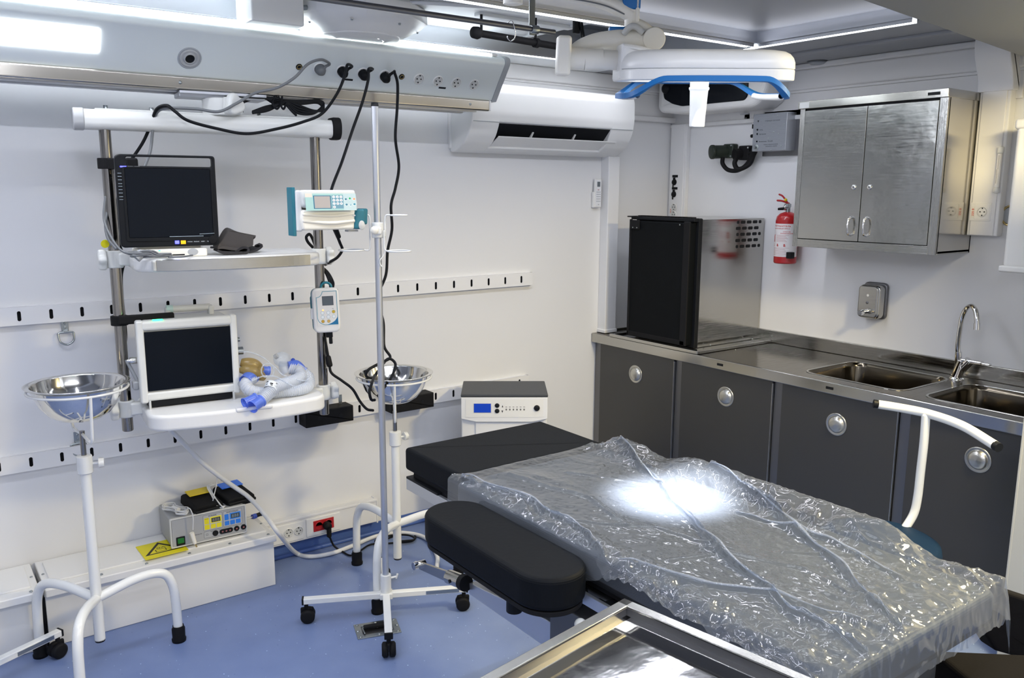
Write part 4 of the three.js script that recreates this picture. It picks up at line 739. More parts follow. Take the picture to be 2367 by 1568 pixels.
// ---------- air conditioners ----------
{
  const t = thing('air_conditioner', 'wide white split air conditioner on the slotted wall', 'air conditioner', [-1.02, 1.98, 0]), W = 1.035;
  const pr = [[.004, 1.825], [.03, 1.822], [.075, 1.832], [.13, 1.862], [.165, 1.9], [.19, 1.95], [.2, 2.0], [.2, 2.1], [.185, 2.13], [.15, 2.14], [.004, 2.14]].map(([z, y]) => [-z, y]).reverse();
  const ex = (p, x0, x1, b, r) => extr(shapeOf(p, r), x1 - x0, b, 3).rotateY(Math.PI / 2).translate(x0, 0, 0);
  // the body is left open where the outlet lies: ends plus upper body plus lower lip
  part(t, 'housing', [ex(pr, -1.53, -1.37, .006, .014), ex(pr, -.66, -.5, .006, .014), ex([[-.004, 1.9], [-.192, 1.9 + .06], [-.2, 2.0], [-.2, 2.1], [-.185, 2.13], [-.15, 2.14], [-.004, 2.14]].reverse(), -1.38, -.65, .003, .012), ex([[-.004, 1.825], [-.03, 1.822], [-.075, 1.832], [-.1, 1.845], [-.09, 1.856], [-.004, 1.87]].reverse(), -1.38, -.65, .003, .006)], M.white);
  part(t, 'outlet_cavity', [ex([[-.084, 1.861], [-.088, 1.858], [-.182, 1.953], [-.178, 1.957]].reverse(), -1.378, -.652, 0)], M.black);
  part(t, 'outlet_flap', ex([[-.088, 1.852], [-.165, 1.893], [-.168, 1.899], [-.09, 1.859]].reverse(), -1.36, -.60, .001, .002), M.white);
  part(t, 'outlet_vane', [-1.15, -.88].map(x => ex([[-.07, 1.86], [-.13, 1.885], [-.16, 1.925], [-.12, 1.93], [-.07, 1.9]].reverse(), x, x + .01, .002, .006)), M.white);
  part(t, 'front_seam', [ex([[-.195, 1.958], [-.196, 1.961], [-.19, 1.961]].reverse(), -1.52, -.51, 0)], M.capGrey);
  settle(t);
}
{ const t = thing('wall_bracket_cover', 'flat white cover plate behind the left end of the air conditioner', 'cover plate', [-1.5, 1.92, 0]); part(t, 'plate', extr(shapeOf([[-.04, -.08], [.05, -.08], [.05, .14], [-.04, .14]], .012), .02, .003), M.white); }
{ // remote control in its holder
  const t = thing('remote_control', 'white remote control in a holder on the wall beside the pillar', 'remote control', [-.592, 1.63, 0]);
  part(t, 'holder', box(.052, .085, .02, -.004, -.035, .012, .004), M.white); part(t, 'body', box(.046, .155, .018, 0, 0, .018, .006), M.white);
  printed('remoteFace', 96, 320, (c, w, h) => { c.fillStyle = '#e4e6ea'; c.fillRect(0, 0, w, h); c.fillStyle = '#5e676e'; c.fillRect(22, 18, 54, 62); c.fillStyle = '#d4523c'; c.fillRect(34, 112, 26, 12); c.fillStyle = '#9aa0a8'; for (let j = 0; j < 6; j++) for (let i = 0; i < 3; i++) c.fillRect(14 + i * 26, 112 + j * 28, 16, 12); c.fillStyle = '#e4e6ea'; c.fillRect(14, 112, 18, 12); c.fillRect(66, 112, 18, 12); txt(c, '●LG', 48, 298, 18, '#444'); });
  part(t, 'key_panel', sheet(.038, .14).translate(0, 0, .0272), M.remoteFace);
}
{ // roof-type unit under the ceiling in the corner
  const t = thing('ventilation_unit', 'rounded white ventilation unit with a dark front high in the corner', 'ventilation unit', [-.1, 2.15, .42]);
  const s = shapeOf([[-.34, -.075], [-.22, -.09], [.30, -.09], [.36, -.05], [.385, .02], [.385, .1], [-.36, .1], [-.36, -.05]], [.04, .04, .06, .04, .04, .02, .02, .04]);
  const toW = g => g.rotateY(-Math.PI / 2);   // front faces -x, length along z
  part(t, 'housing', toW(extr(s, .20, .03, 5)).translate(-.0, 2.15, .42), M.white);
  part(t, 'front_cover', toW(extr(shapeOf([[-.3, -.01], [-.24, -.04], [-.17, -.058], [.25, -.06], [.27, -.04], [.27, .1], [-.3, .1], [-.31, .03]], .014), .014, .004)).translate(-.192, 2.155, .42), M.glassBlack, 'dark front cover');
  part(t, 'side_dial', [new THREE.SphereGeometry(.028, 20, 14).scale(.6, 1, 1).translate(-.205, 2.2, .13)], M.black);
  settle(t);
}
// ---------- power inlet box and plugs on the right wall ----------
{
  const t = thing('control_box', 'grey metal control box with indicator lamps beside the cabinet', 'control box', [-.04, 1.935, .75]);
  part(t, 'back_plate', span(-.012, 0, 1.825, 2.05, .65, .885, .002), M.steelDark);
  part(t, 'housing', span(-.085, -.004, 1.848, 2.035, .64, .845, .003), M.alu);
  printed('boxFace', 512, 480, (c, w, h) => { c.fillStyle = '#8c9097'; c.fillRect(0, 0, w, h); for (let i = 0; i < 900; i++) { c.fillStyle = i % 2 ? 'rgba(255,255,255,.03)' : 'rgba(0,0,0,.03)'; c.fillRect(rnd() * w, rnd() * h, 30 + rnd() * 60, 2); }
    txt(c, 'Станция питания', 300, 92, 26, '#50545c'); const l = (y, s) => { c.fillStyle = '#22262c'; c.beginPath(); c.arc(70, y, 10, 0, 7); c.fill(); txt(c, s, 100, y, 24, '#33373e', 'sans-serif', 'left'); }; l(205, 'Сеть'); l(262, 'Автоном'); l(360, 'Внимание  ТО-220'); txt(c, 'перед подключением', 290, 400, 20, '#3c4048'); txt(c, 'заземлить корпус', 300, 424, 20, '#3c4048'); c.fillStyle = '#2a2e34'; c.beginPath(); c.moveTo(60, 78); c.lineTo(90, 78); c.lineTo(75, 108); c.fill(); });
  part(t, 'face_print', sheet(.2, .182, .001).rotateY(-Math.PI / 2).translate(-.085, 1.9415, .7425), M.boxFace);
  part(t, 'indicator_lamp', [[.67, 1.957], [.67, 1.936], [.67, 1.898]].map(([z, y]) => lathe([[.004, 0], [.0036, .003], [0, .004]], 12).rotateZ(Math.PI / 2).translate(-.086, y, z)), M.glassBlack);
  part(t, 'box_screw', [[.79, 2.02], [.83, 1.975], [.74, 1.99], [.77, 1.94], [.8, 1.93], [.74, 1.91], [.82, 1.87], [.76, 1.853], [.66, 1.972]].map(([z, y]) => screw(.0035).rotateY(-Math.PI / 2).translate(-.086, y, z)), M.zinc);
  part(t, 'earth_bolt', [lathe([[.015, 0], [.014, .003], [0, .003]], 20).rotateZ(Math.PI / 2).translate(-.086, 1.868, .668), rod(V(-.086, 1.868, .668), V(-.1, 1.868, .668), .006, .006, 6)], M.zinc);
  part(t, 'toggle', [box(.02, .022, .012, -.07, 1.975, .634, .002), rod(V(-.06, 1.93, .64), V(-.06, 1.928, .612), .009)], M.rubber);
  settle(t);
}
{
  const t = thing('socket_plugs', 'two dark industrial plugs with thick black cables beside the control box', 'industrial plug', [-.05, 1.85, .5]);
  const n = V(-.8, -.05, -.05).normalize();
  part(t, 'plug_body', [box(.045, .075, .07, -.03, 1.858, .455, .008), rod(V(-.03, 1.856, .44), V(-.105, 1.852, .40), .034, .036, 24)], M.olive);
  part(t, 'plug_body', [box(.045, .075, .07, -.03, 1.845, .56, .008), rod(V(-.03, 1.842, .54), V(-.075, 1.836, .52), .03, .03, 24)], M.rubber);
  part(t, 'plug_cap', latheTo([[0, 0], [.037, 0], [.038, .004], [.038, .016], [.035, .02], [0, .021]], V(-.1, 1.853, .403), V(-.13, 1.851, .387), 28), M.olive);
  part(t, 'bolt', [[.478, 1.885], [.478, 1.83], [.59, 1.87]].map(([z, y]) => new THREE.SphereGeometry(.006, 10, 8).translate(-.054, y, z)), M.zinc);
  part(t, 'thick_cable', tube([V(-.06, 1.825, .43), V(-.07, 1.79, .44), V(-.07, 1.757, .48), V(-.06, 1.755, .54), V(-.05, 1.79, .59), V(-.05, 1.85, .62), V(-.05, 1.895, .645)], .0115, 80, 12), M.rubber);
  part(t, 'thick_cable', tube([V(-.06, 1.83, .53), V(-.07, 1.79, .52), V(-.07, 1.76, .55), V(-.05, 1.785, .6), V(-.045, 1.83, .62), V(-.05, 1.87, .645)], .0125, 80, 12), M.rubber);
  part(t, 'thick_cable', tube([V(-.04, 1.84, .59), V(-.05, 1.845, .61), V(-.05, 1.865, .645)], .011, 20, 12), M.rubber);
  settle(t);
}
solo('thin_wire', tube([V(-.02, 2.045, .59), V(-.02, 2.0, .585), V(-.02, 1.975, .6), V(-.03, 1.963, .64)], .0015, 30, 6), M.cableWhite, 'thin white wire looping from the wall head to the control box', 'wire');
{ const t = thing('wall_clip', 'small grey bracket on the wall head above the industrial plugs', 'clip', [-.012, 2.035, .53]); part(t, 'bracket', [box(.02, .006, .05, -.005, .012, 0, .001), box(.004, .035, .035, .002, -.005, .01, .001)], M.alu); part(t, 'bracket_screw', screw(.004).rotateY(-Math.PI / 2).translate(-.001, -.008, .004), M.zinc); }
for (const [i, y] of [[0, 1.694], [1, 1.625]]) { // cigarette-lighter sockets with black caps
  const t = thing('capped_socket', i ? 'lower black capped socket on the corner conduit' : 'upper black capped socket on the corner conduit', 'socket', [-.034, y, .06]);
  part(t, 'label_plate', box(.002, .014, .042, -.001, .034, .005, 0), M.black); part(t, 'socket_cap', [lathe([[0, .008], [.015, .007], [.018, 0]], 20).rotateZ(Math.PI / 2), box(.006, .016, .016, -.003, .018, 0, .002), box(.005, .02, .008, -.006, -.02, -.004, .002)], M.rubber);
}
{ const t = thing('double_socket', 'white double mains socket low on the corner conduit above the fridge', 'socket', [-.034, 1.53, .06]); for (const y of [1.551, 1.508]) socketOn(t, V(-.036, y, .066), V(-1, 0, 0), .0195);
  printed('volt220', 32, 96, (c, w, h) => { c.fillStyle = '#e6e2dc'; c.fillRect(0, 0, w, h); c.translate(16, 48); c.rotate(-Math.PI / 2); txt(c, '220 В', 0, 0, 26, '#c0392b'); }); part(t, 'voltage_print', sheet(.012, .036).rotateY(-Math.PI / 2).translate(-.035, 1.528, .04), M.volt220); settle(t); }
{ // socket on the duct
  const t = thing('duct_socket', 'single white socket marked 220 V low on the wall duct', 'socket', [-.056, 1.548, 1.8]);
  const q = AX(2271, 490, -.057); socketOn(t, q, V(-1, 0, 0), .02, .062); part(t, 'voltage_print', sheet(.014, .045).rotateY(-Math.PI / 2).translate(q.x - .001, q.y - .002, q.z - .038), M.volt220);
  part(t, 'frame', box(.004, .075, .085, -.056, q.y, q.z - .008, .0015), M.white); settle(t);
}
{ // glass thermometer hung on the edge of the duct
  const a = AX(2313, 345, -.062), b = AX(2303, 440, -.062), t = thing('thermometer', 'white tube thermometer hanging at the edge of the wall duct', 'thermometer', a.clone().lerp(b, .5));
  const d = b.clone().sub(a).normalize(); part(t, 'tube', rod(a, b, .0085), M.white); part(t, 'end_cap', [latheTo([[0, -.012], [.0115, -.008], [.0115, .012], [.009, .018], [0, .018]], a, b), latheTo([[0, -.014], [.012, -.01], [.0125, .006], [.009, .012], [0, .012]], b, a)], M.plastic);
  printed('thermoScale', 32, 256, (c, w, h) => { c.fillStyle = '#eceae6'; c.fillRect(0, 0, w, h); c.fillStyle = '#444'; for (let i = 0; i < 24; i++) c.fillRect(i < 12 ? 14 : 4, 8 + i * 10, 13, 4); });
  const m = a.clone().lerp(b, .5); part(t, 'scale', face(sheet(.009, .12), m.clone().add(V(-.0085, 0, 0)), V(-1, 0, -.25)), M.thermoScale); settle(t);
}
{ // white wall box at the right edge and the brass ring behind it
  const t = thing('wall_box', 'smooth white box on the right wall cut off by the picture edge', 'wall box', [-.1, 1.63, 2.2]); part(t, 'housing', span(-.2, 0, 1.352, 1.9, 1.972, 2.5, .02, 5), M.white); part(t, 'lip', [span(-.206, 0, 1.336, 1.362, 1.962, 2.51, .008, 3), span(-.204, 0, 1.885, 1.925, 1.966, 2.506, .012, 4)], M.white); settle(t);
}
{ const t = thing('brass_ring', 'round brass ring on the wall behind the white box', 'ring', [-.004, 1.552, 1.905]); part(t, 'ring', new THREE.TorusGeometry(.04, .005, 10, 36).rotateY(Math.PI / 2), M.brass); part(t, 'disc', lathe([[.04, 0], [.02, .004], [0, .005]], 28).rotateZ(Math.PI / 2), M.capGrey); }
{ // fire extinguisher
  const t = thing('fire_extinguisher', 'small red fire extinguisher with a printed label beside the wall cabinet', 'fire extinguisher', [-.075, 1.285, .875]);
  part(t, 'cylinder', lathe([[0, 0], [.052, 0], [.056, .006], [.056, .215], [.052, .235], [.038, .25], [.018, .258], [0, .26]], 44), M.red);
  printed('extLabel', 512, 512, (c, w, h) => { c.fillStyle = '#e3dfe0'; c.fillRect(0, 0, w, h); const f = 256; txt(c, 'ОГНЕТУШИТЕЛЬ', f, 36, 34, '#c0392b'); txt(c, 'порошковый ОП-2', f, 74, 26, '#a33'); txt(c, 'СПОСОБ', f + 90, 124, 22, '#b33'); txt(c, 'ПРИМЕНЕНИЯ', f + 90, 150, 22, '#b33'); c.fillStyle = '#b3261e'; c.fillRect(f - 110, 190, 34, 96); c.fillRect(f - 102, 172, 18, 20); c.fillRect(f - 86, 176, 24, 7); c.fillStyle = '#b88'; for (let i = 0; i < 7; i++) c.fillRect(f - 40, 176 + i * 16, 160 - (i * 37) % 50, 5); c.fillStyle = '#b3261e'; for (let i = 0; i < 3; i++) { c.beginPath(); c.arc(f - 110 + i * 90, 322, 10, 0, 7); c.fill(); c.fillRect(f - 120 + i * 90, 334, 24, 18); } c.fillStyle = '#b99'; for (let i = 0; i < 10; i++) c.fillRect(f - 130, 372 + i * 13, 260 - (i * 53) % 60, 4); });
  const g = new THREE.CylinderGeometry(.0565, .0565, .165, 40, 1, true, -.5, Math.PI * 1.2); part(t, 'label_print', g.rotateY(Math.PI * 1.05).translate(0, .118, 0), M.extLabel);
  part(t, 'valve', [rod(V(0, .255, 0), V(0, .29, 0), .012), box(.03, .02, .024, -.004, .29, 0, .004)], M.zinc); part(t, 'gauge', latheTo([[0, 0], [.014, 0], [.014, .008], [.012, .01], [0, .009]], V(-.012, .28, -.006), V(-.03, .278, -.018)), M.chrome);
  part(t, 'lever', [tube([V(.005, .3, 0), V(-.02, .312, -.02), V(-.035, .315, -.04)].map(p => p), .005, 14), tube([V(0, .298, 0), V(-.02, .335, -.02), V(-.03, .345, -.035)], .0045, 14)], M.red); part(t, 'nozzle', rod(V(-.005, .275, -.01), V(-.02, .272, -.045), .008, .006), M.rubber);
  part(t, 'safety_pin', new THREE.SphereGeometry(.008, 12, 10).translate(-.012, .318, -.008), M.yellow);
  part(t, 'holder', [box(.01, .2, .03, .066, .12, 0, .002), box(.03, .032, .03, -.035, .045, .055, .003)], M.rubber);
}
{ // wall cabinet
  const x0 = -.29, z0 = 1.065, z1 = 1.748, y0 = 1.39, y1 = 2.052, t = thing('wall_cabinet', 'brushed steel wall cabinet with two doors over the sinks', 'cabinet', [x0 / 2, y0, (z0 + z1) / 2]);
  part(t, 'carcass', [span(x0 + .02, 0, y0, y0 + .015, z0, z1, .001), span(x0 + .02, 0, y1 - .03, y1 - .002, z0, z1, .001), span(x0 + .012, 0, y0, y1, z0, z0 + .012, .001), span(-.008, 0, y0, y1, z0, z1, 0)], M.steelCabinet);
  part(t, 'side_panel', [span(x0 + .012, 0, y0 + .005, y1 - .028, z1 - .012, z1, .001)], mt('steelSide', lin(.6, .58, .54), .22, 1, { roughnessMap: brush }));
  part(t, 'frame', [span(x0, x0 + .02, y0, y1, z0, z0 + .026, .001), span(x0, x0 + .02, y0, y1, z1 - .034, z1, .001), span(x0, x0 + .02, y0, y0 + .036, z0 + .026, z1 - .034, .001)], M.steelCabinet);
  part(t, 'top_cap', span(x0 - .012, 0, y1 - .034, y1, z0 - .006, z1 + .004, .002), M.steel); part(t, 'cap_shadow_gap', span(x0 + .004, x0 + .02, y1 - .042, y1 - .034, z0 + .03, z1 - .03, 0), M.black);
  part(t, 'label_plate', box(.002, .012, .05, x0 - .0125, y1 - .017, z1 - .055, 0), M.black); part(t, 'sticker', box(.001, .026, .05, x0 - .0123, y1 - .018, z0 + .028, 0), M.lightGrey);
  const zm = (z0 + z1) / 2 - .004;
  for (const k of [0, 1]) {
    const a = k ? zm + .0015 : z0 + .028, b = k ? z1 - .036 : zm - .0015, d = part(t, 'door', boxUV(span(x0 - .002, x0 + .014, y0 + .039, y1 - .043, a, b, .0015), .7), M.steelCabinet), hz = k ? a + .04 : b - .04;
    const zz = k ? a + .036 : b - .036; part(d, 'door_handle', tube([V(x0 - .001, y0 + .065, zz), V(x0 - .022, y0 + .072, zz), V(x0 - .03, y0 + .095, zz), V(x0 - .03, y0 + .115, zz), V(x0 - .022, y0 + .138, zz), V(x0 - .001, y0 + .145, zz)], .0052, 40, 12), M.chrome);
    part(d, 'lock', lathe([[.011, 0], [.011, .004], [.008, .006], [0, .006]], 22).rotateZ(Math.PI / 2).translate(x0 - .002, y0 + .275, zz), M.chrome); part(d, 'lock_slot', box(.001, .008, .002, x0 - .0085, y0 + .275, zz, 0), M.black);
  }
  settle(t);
}
{ // soap dispenser
  const t = thing('soap_dispenser', 'steel soap dispenser with push spout on the wall over the left sink', 'soap dispenser', [0, 1.14, 1.345]);
  const f = (w, h, d, r, b) => extr(shapeOf(rectPts(w, h), r), d, b, 4).rotateY(-Math.PI / 2);
  part(t, 'back_plate', f(.118, .172, .022, .026, .006), M.steelDark); part(t, 'body', f(.106, .158, .05, .024, .01).translate(-.018, -.002, 0), M.steel); part(t, 'front', f(.098, .15, .016, .022, .006).translate(-.058, -.002, -.004), M.steel);
  part(t, 'window', lathe([[.006, 0], [0, .002]], 16).rotateZ(Math.PI / 2).translate(-.074, .028, -.004), M.white); part(t, 'lock', lathe([[.007, 0], [.006, .003], [0, .003]], 18).rotateZ(Math.PI / 2).translate(-.074, -.006, -.004), M.steelDark);
  part(t, 'push_spout', [rod(V(-.07, -.046, -.0), V(-.115, -.05, -.008), .010, .0085), rod(V(-.105, -.05, -.008), V(-.122, -.052, -.01), .013, .012), rod(V(-.068, -.046, .004), V(-.09, -.046, .03), .004)], M.chrome);
}
// ---------- counter with sinks ----------
const CT = .853, CW = -.6, CE = 3.1;
{ // continuous steel worktop with two bowls
  const t = thing('worktop', 'long stainless steel worktop with upstand along the right wall', 'worktop', [-.3, CT, 1.5]);
  const S = [[-.507, -.105, 1.315, 1.775], [-.52, -.13, 1.868, 2.36]];
  const s = shapeOf([[CW + .004, .004], [-.016, .004], [-.016, CE], [CW + .004, CE]]); for (const [a, b, c, d] of S) s.holes.push(new THREE.Path(shapeOf([[a, c], [b, c], [b, d], [a, d]], .07).getPoints(10)));
  part(t, 'top', boxUV(extr(s, .012, 0, 1, 8).rotateX(Math.PI / 2).translate(0, CT, 0), .8), mt('steelTop', lin(.13, .112, .085), .34, 1, { roughnessMap: brush, bumpMap: smear, bumpScale: .0005 }));
  part(t, 'front_edge', [span(CW, CW + .012, CT - .05, CT, .002, CE, .004, 3), span(CW, -.02, CT - .05, CT - .001, .002, .012, .003)], M.steel);
  part(t, 'upstand', [boxUV(span(-.018, -.001, CT, CT + .066, .012, CE, .003), .8), boxUV(span(-.5, -.018, CT, CT + .01, 0, .012, .002), .8)], M.steel);
  for (const [a, b, c, d] of S) { // bowl: rings of rounded rectangles going down
    const rings = [[0, .0, .006], [.004, .004, .0], [.012, .008, -.012], [.02, .012, -.1], [.03, .02, -.15], [.06, .05, -.165]].map(([i, , y], k) => [i, y]); const pos = [], idx = []; let n = 0;
    rings.forEach(([i, y]) => { const p = shapeOf([[a + i, c + i], [b - i, c + i], [b - i, d - i], [a + i, d - i]], .07).getPoints(10); n = p.length; p.forEach(q => pos.push(q.x, CT + y - .006, q.y)); });
    for (let k = 0; k < rings.length - 1; k++) for (let i = 0; i < n; i++) { const u = k * n + i, v = k * n + (i + 1) % n; idx.push(u, v, u + n, v, v + n, u + n); }
    const m = pos.length / 3; pos.push((a + b) / 2, CT - .172, (c + d) / 2); for (let i = 0; i < n; i++) idx.push((rings.length - 1) * n + i, (rings.length - 1) * n + (i + 1) % n, m);
    const g = new THREE.BufferGeometry(); g.setAttribute('position', new THREE.Float32BufferAttribute(pos, 3)); g.setIndex(idx); g.computeVertexNormals();
    const bw = part(t, 'sink_bowl', g, M.steelTop); part(bw, 'rim', (() => { const o = shapeOf([[a - .008, c - .008], [b + .008, c - .008], [b + .008, d + .008], [a - .008, d + .008]], .078); o.holes.push(new THREE.Path(shapeOf([[a + .002, c + .002], [b - .002, c + .002], [b - .002, d - .002], [a + .002, d - .002]], .068).getPoints(10))); return extr(o, .004, .0018, 2, 8).rotateX(Math.PI / 2).translate(0, CT + .0025, 0); })(), M.steel);
    part(bw, 'drain', lathe([[.034, 0], [.03, .002], [.018, -.002], [0, -.003]], 24).translate((a + b) / 2, CT - .169, (c + d) / 2), M.chrome);
  }
  part(t, 'label_plate', [[1664, 845], [1917, 902]].map(([x, y]) => { const p = AX(x, y, CW - .001); return box(.002, .011, .034, p.x, CT - .024, p.z, 0); }), M.black);
  part(t, 'screw', [[1700, 809], [1758, 788]].map(([x, y]) => { const p = AY(x, y, CT + .001); return new THREE.SphereGeometry(.003, 8, 6).translate(p.x, p.y, p.z); }), M.zinc);
  settle(t);
}
const cabSide = [.058, .665, 1.265, 1.86, 2.46, 3.06];
for (let k = 0; k < 5; k++) {
  const z0 = cabSide[k], z1 = cabSide[k + 1], zc = (z0 + z1) / 2, w = z1 - z0, l = ['leftmost steel base cabinet below the fridge', 'steel base cabinet between the fridge cabinet and the left sink', 'steel base cabinet under the left sink', 'steel base cabinet under the right sink behind the stool', 'last steel base cabinet at the right picture edge'][k];
  const t = thing('base_cabinet', l, 'cabinet', [-.3, 0, zc], 0, 'steel base cabinets under the worktop');
  part(t, 'carcass', [box(.52, .66, .01, .02, .44, -w / 2 + .006, 0), box(.52, .66, .01, .02, .44, w / 2 - .006, 0), box(.52, .012, w - .004, .02, .11, 0, 0), box(.01, .66, w - .004, .28, .44, 0, 0)], M.steelDark);
  part(t, 'plinth', box(.02, .1, w, -.22, .05, 0, 0), M.steelDark);
  part(t, 'stile', [box(.03, .7, .045, -.253, .452, w / 2 - .024, .001), ...(k ? [] : [box(.03, .7, .05, -.253, .452, -w / 2 - .028, .001)])], M.steelDark);
  const d = part(t, 'door', boxUV(box(.018, .695, w - .052, -.272, .452, -.0235, .002), .8), M.steelDoor);
  part(d, 'door_edge', box(.016, .68, .004, -.273, .45, w / 2 - .05, .001), M.steel);
  const hz = AX([1468, 1676, 1932, 2260, 2260][k], [866, 917, 981, 1060, 1060][k], -.585).z + (k === 4 ? .6 : 0) - zc, hp = V(-.281, .675, hz);
  const hd = part(d, 'cup_handle', latheTo([[.048, 0], [.0485, .003], [.044, .005], [.039, .0015], [.036, .003], [.035, .007], [.029, .0135], [.018, .0185], [0, .02]], hp, hp.clone().add(V(-1, 0, 0)), 40), M.satin, 'round polished recessed handle');
}
{ // tap
  const p = AY(2208, 877, CT), t = thing('tap', 'chrome swan-neck tap with a lever between the two sinks', 'tap', [-.09, CT, 1.79]);
  part(t, 'base', [lathe([[.03, 0], [.03, .004], [.026, .008], [.023, .012], [.023, .02], [0, .02]], 32), rod(V(0, .01, 0), V(-.006, .085, .02), .024, .021, 28)], M.chrome);
  part(t, 'neck', hose([V(-.004, .075, .008), V(-.01, .14, -.002), V(-.012, .22, .0), V(-.014, .275, .006), V(-.022, .312, .024), V(-.038, .325, .05), V(-.056, .312, .076), V(-.066, .278, .09), V(-.068, .245, .094)], s => .0105, 100, 18), M.chrome);
  part(t, 'collar', rod(V(-.004, .06, .005), V(-.009, .12, .002), .016, .0125, 24), M.chrome);
  part(t, 'aerator', rod(V(-.068, .262, .0925), V(-.0685, .235, .0945), .0125), M.chrome);
  part(t, 'lever', [box(.03, .016, .09, -.006, .088, .06, .007).rotateX(0), box(.02, .01, .05, -.006, .086, .112, .004), rod(V(-.003, .05, .02), V(-.005, .09, .05), .019, .02, 24)], M.chrome);
}
{ // compact fridge on its tray
  const z0 = .262, z1 = .692, t = thing('compact_fridge', 'compact fridge with a black door and steel sides on the worktop', 'fridge', [-.3, CT, (z0 + z1) / 2]);
  part(t, 'body', [boxUV(span(-.52, -.012, CT + .009, 1.506, z0 + .006, z1 - .004, .002), .8)], M.steel);
  const d = part(t, 'door', span(-.575, -.528, CT + .026, 1.49, z0, z1 - .012, .006, 3), M.fridgeDoor, 'black door');
  part(d, 'door_frame', [span(-.578, -.566, CT + .024, 1.497, z0 - .002, z0 + .012, .003), span(-.578, -.566, CT + .024, 1.497, z1 - .052, z1 - .012, .004), span(-.578, -.566, CT + .024, CT + .05, z0, z1 - .02, .003)], M.blackMatt);
  part(t, 'front_frame', [span(-.528, -.5, CT + .012, 1.51, z0 - .0, z1 + .004, .003), span(-.56, -.5, 1.496, 1.512, z0 - .008, z1, .003)], M.black);
  part(t, 'top_grille', Array.from({ length: 40 }, (_, i) => box(.03, .006, .0035, -.535, 1.515, z0 + .035 + i * .0095, .0005)), M.blackMatt);
  part(t, 'hinge', [span(-.585, -.5, 1.508, 1.514, z0 - .012, z0 + .03, .001), span(-.584, -.574, 1.446, 1.494, z0 + .012, z0 + .075, .004)], M.blackMatt); part(t, 'hinge_screw', [screw(.004).rotateY(-Math.PI / 2).translate(-.58, 1.48, z1 - .075), screw(.0035).rotateY(-Math.PI / 2).translate(-.584, 1.455, z0 + .03), screw(.0035).rotateY(-Math.PI / 2).translate(-.584, 1.455, z0 + .06)], M.zinc);
  const v = []; for (let r = 0; r < 5; r++) for (let c = 0; c < 5; c++) { const o = r % 2 ? .012 : 0; let x0 = -.25 + c * .048 + o - .0, x1 = x0 + .035; if (!(r % 2)) { if (c === 0) x0 = x1 - .018; if (c === 4) x1 = x0 + .02; } else if (c === 4) continue; v.push(extr(shapeOf(rectPts(x1 - x0, .016, (x0 + x1) / 2, 1.488 - r * .031), .007), .0012, 0).translate(0, 0, z1 - .0042)); }
  part(t, 'vent_slot', v, M.black);
  part(t, 'tray', [span(-.585, -.02, CT + .001, CT + .008, .2, .76, .001), span(-.60, -.582, CT + .001, CT + .018, .15, .782, .003), span(-.59, -.02, CT + .001, CT + .016, .768, .782, .002), span(-.59, -.02, CT + .001, CT + .016, .15, .164, .002)], M.steel, 'steel drip tray');
  part(t, 'tray_screw', [V(-.42, CT + .02, .71), V(-.1, CT + .02, .72)].map(p => new THREE.SphereGeometry(.004, 8, 6).translate(p.x, p.y, p.z)), M.zinc);
  settle(t);
}
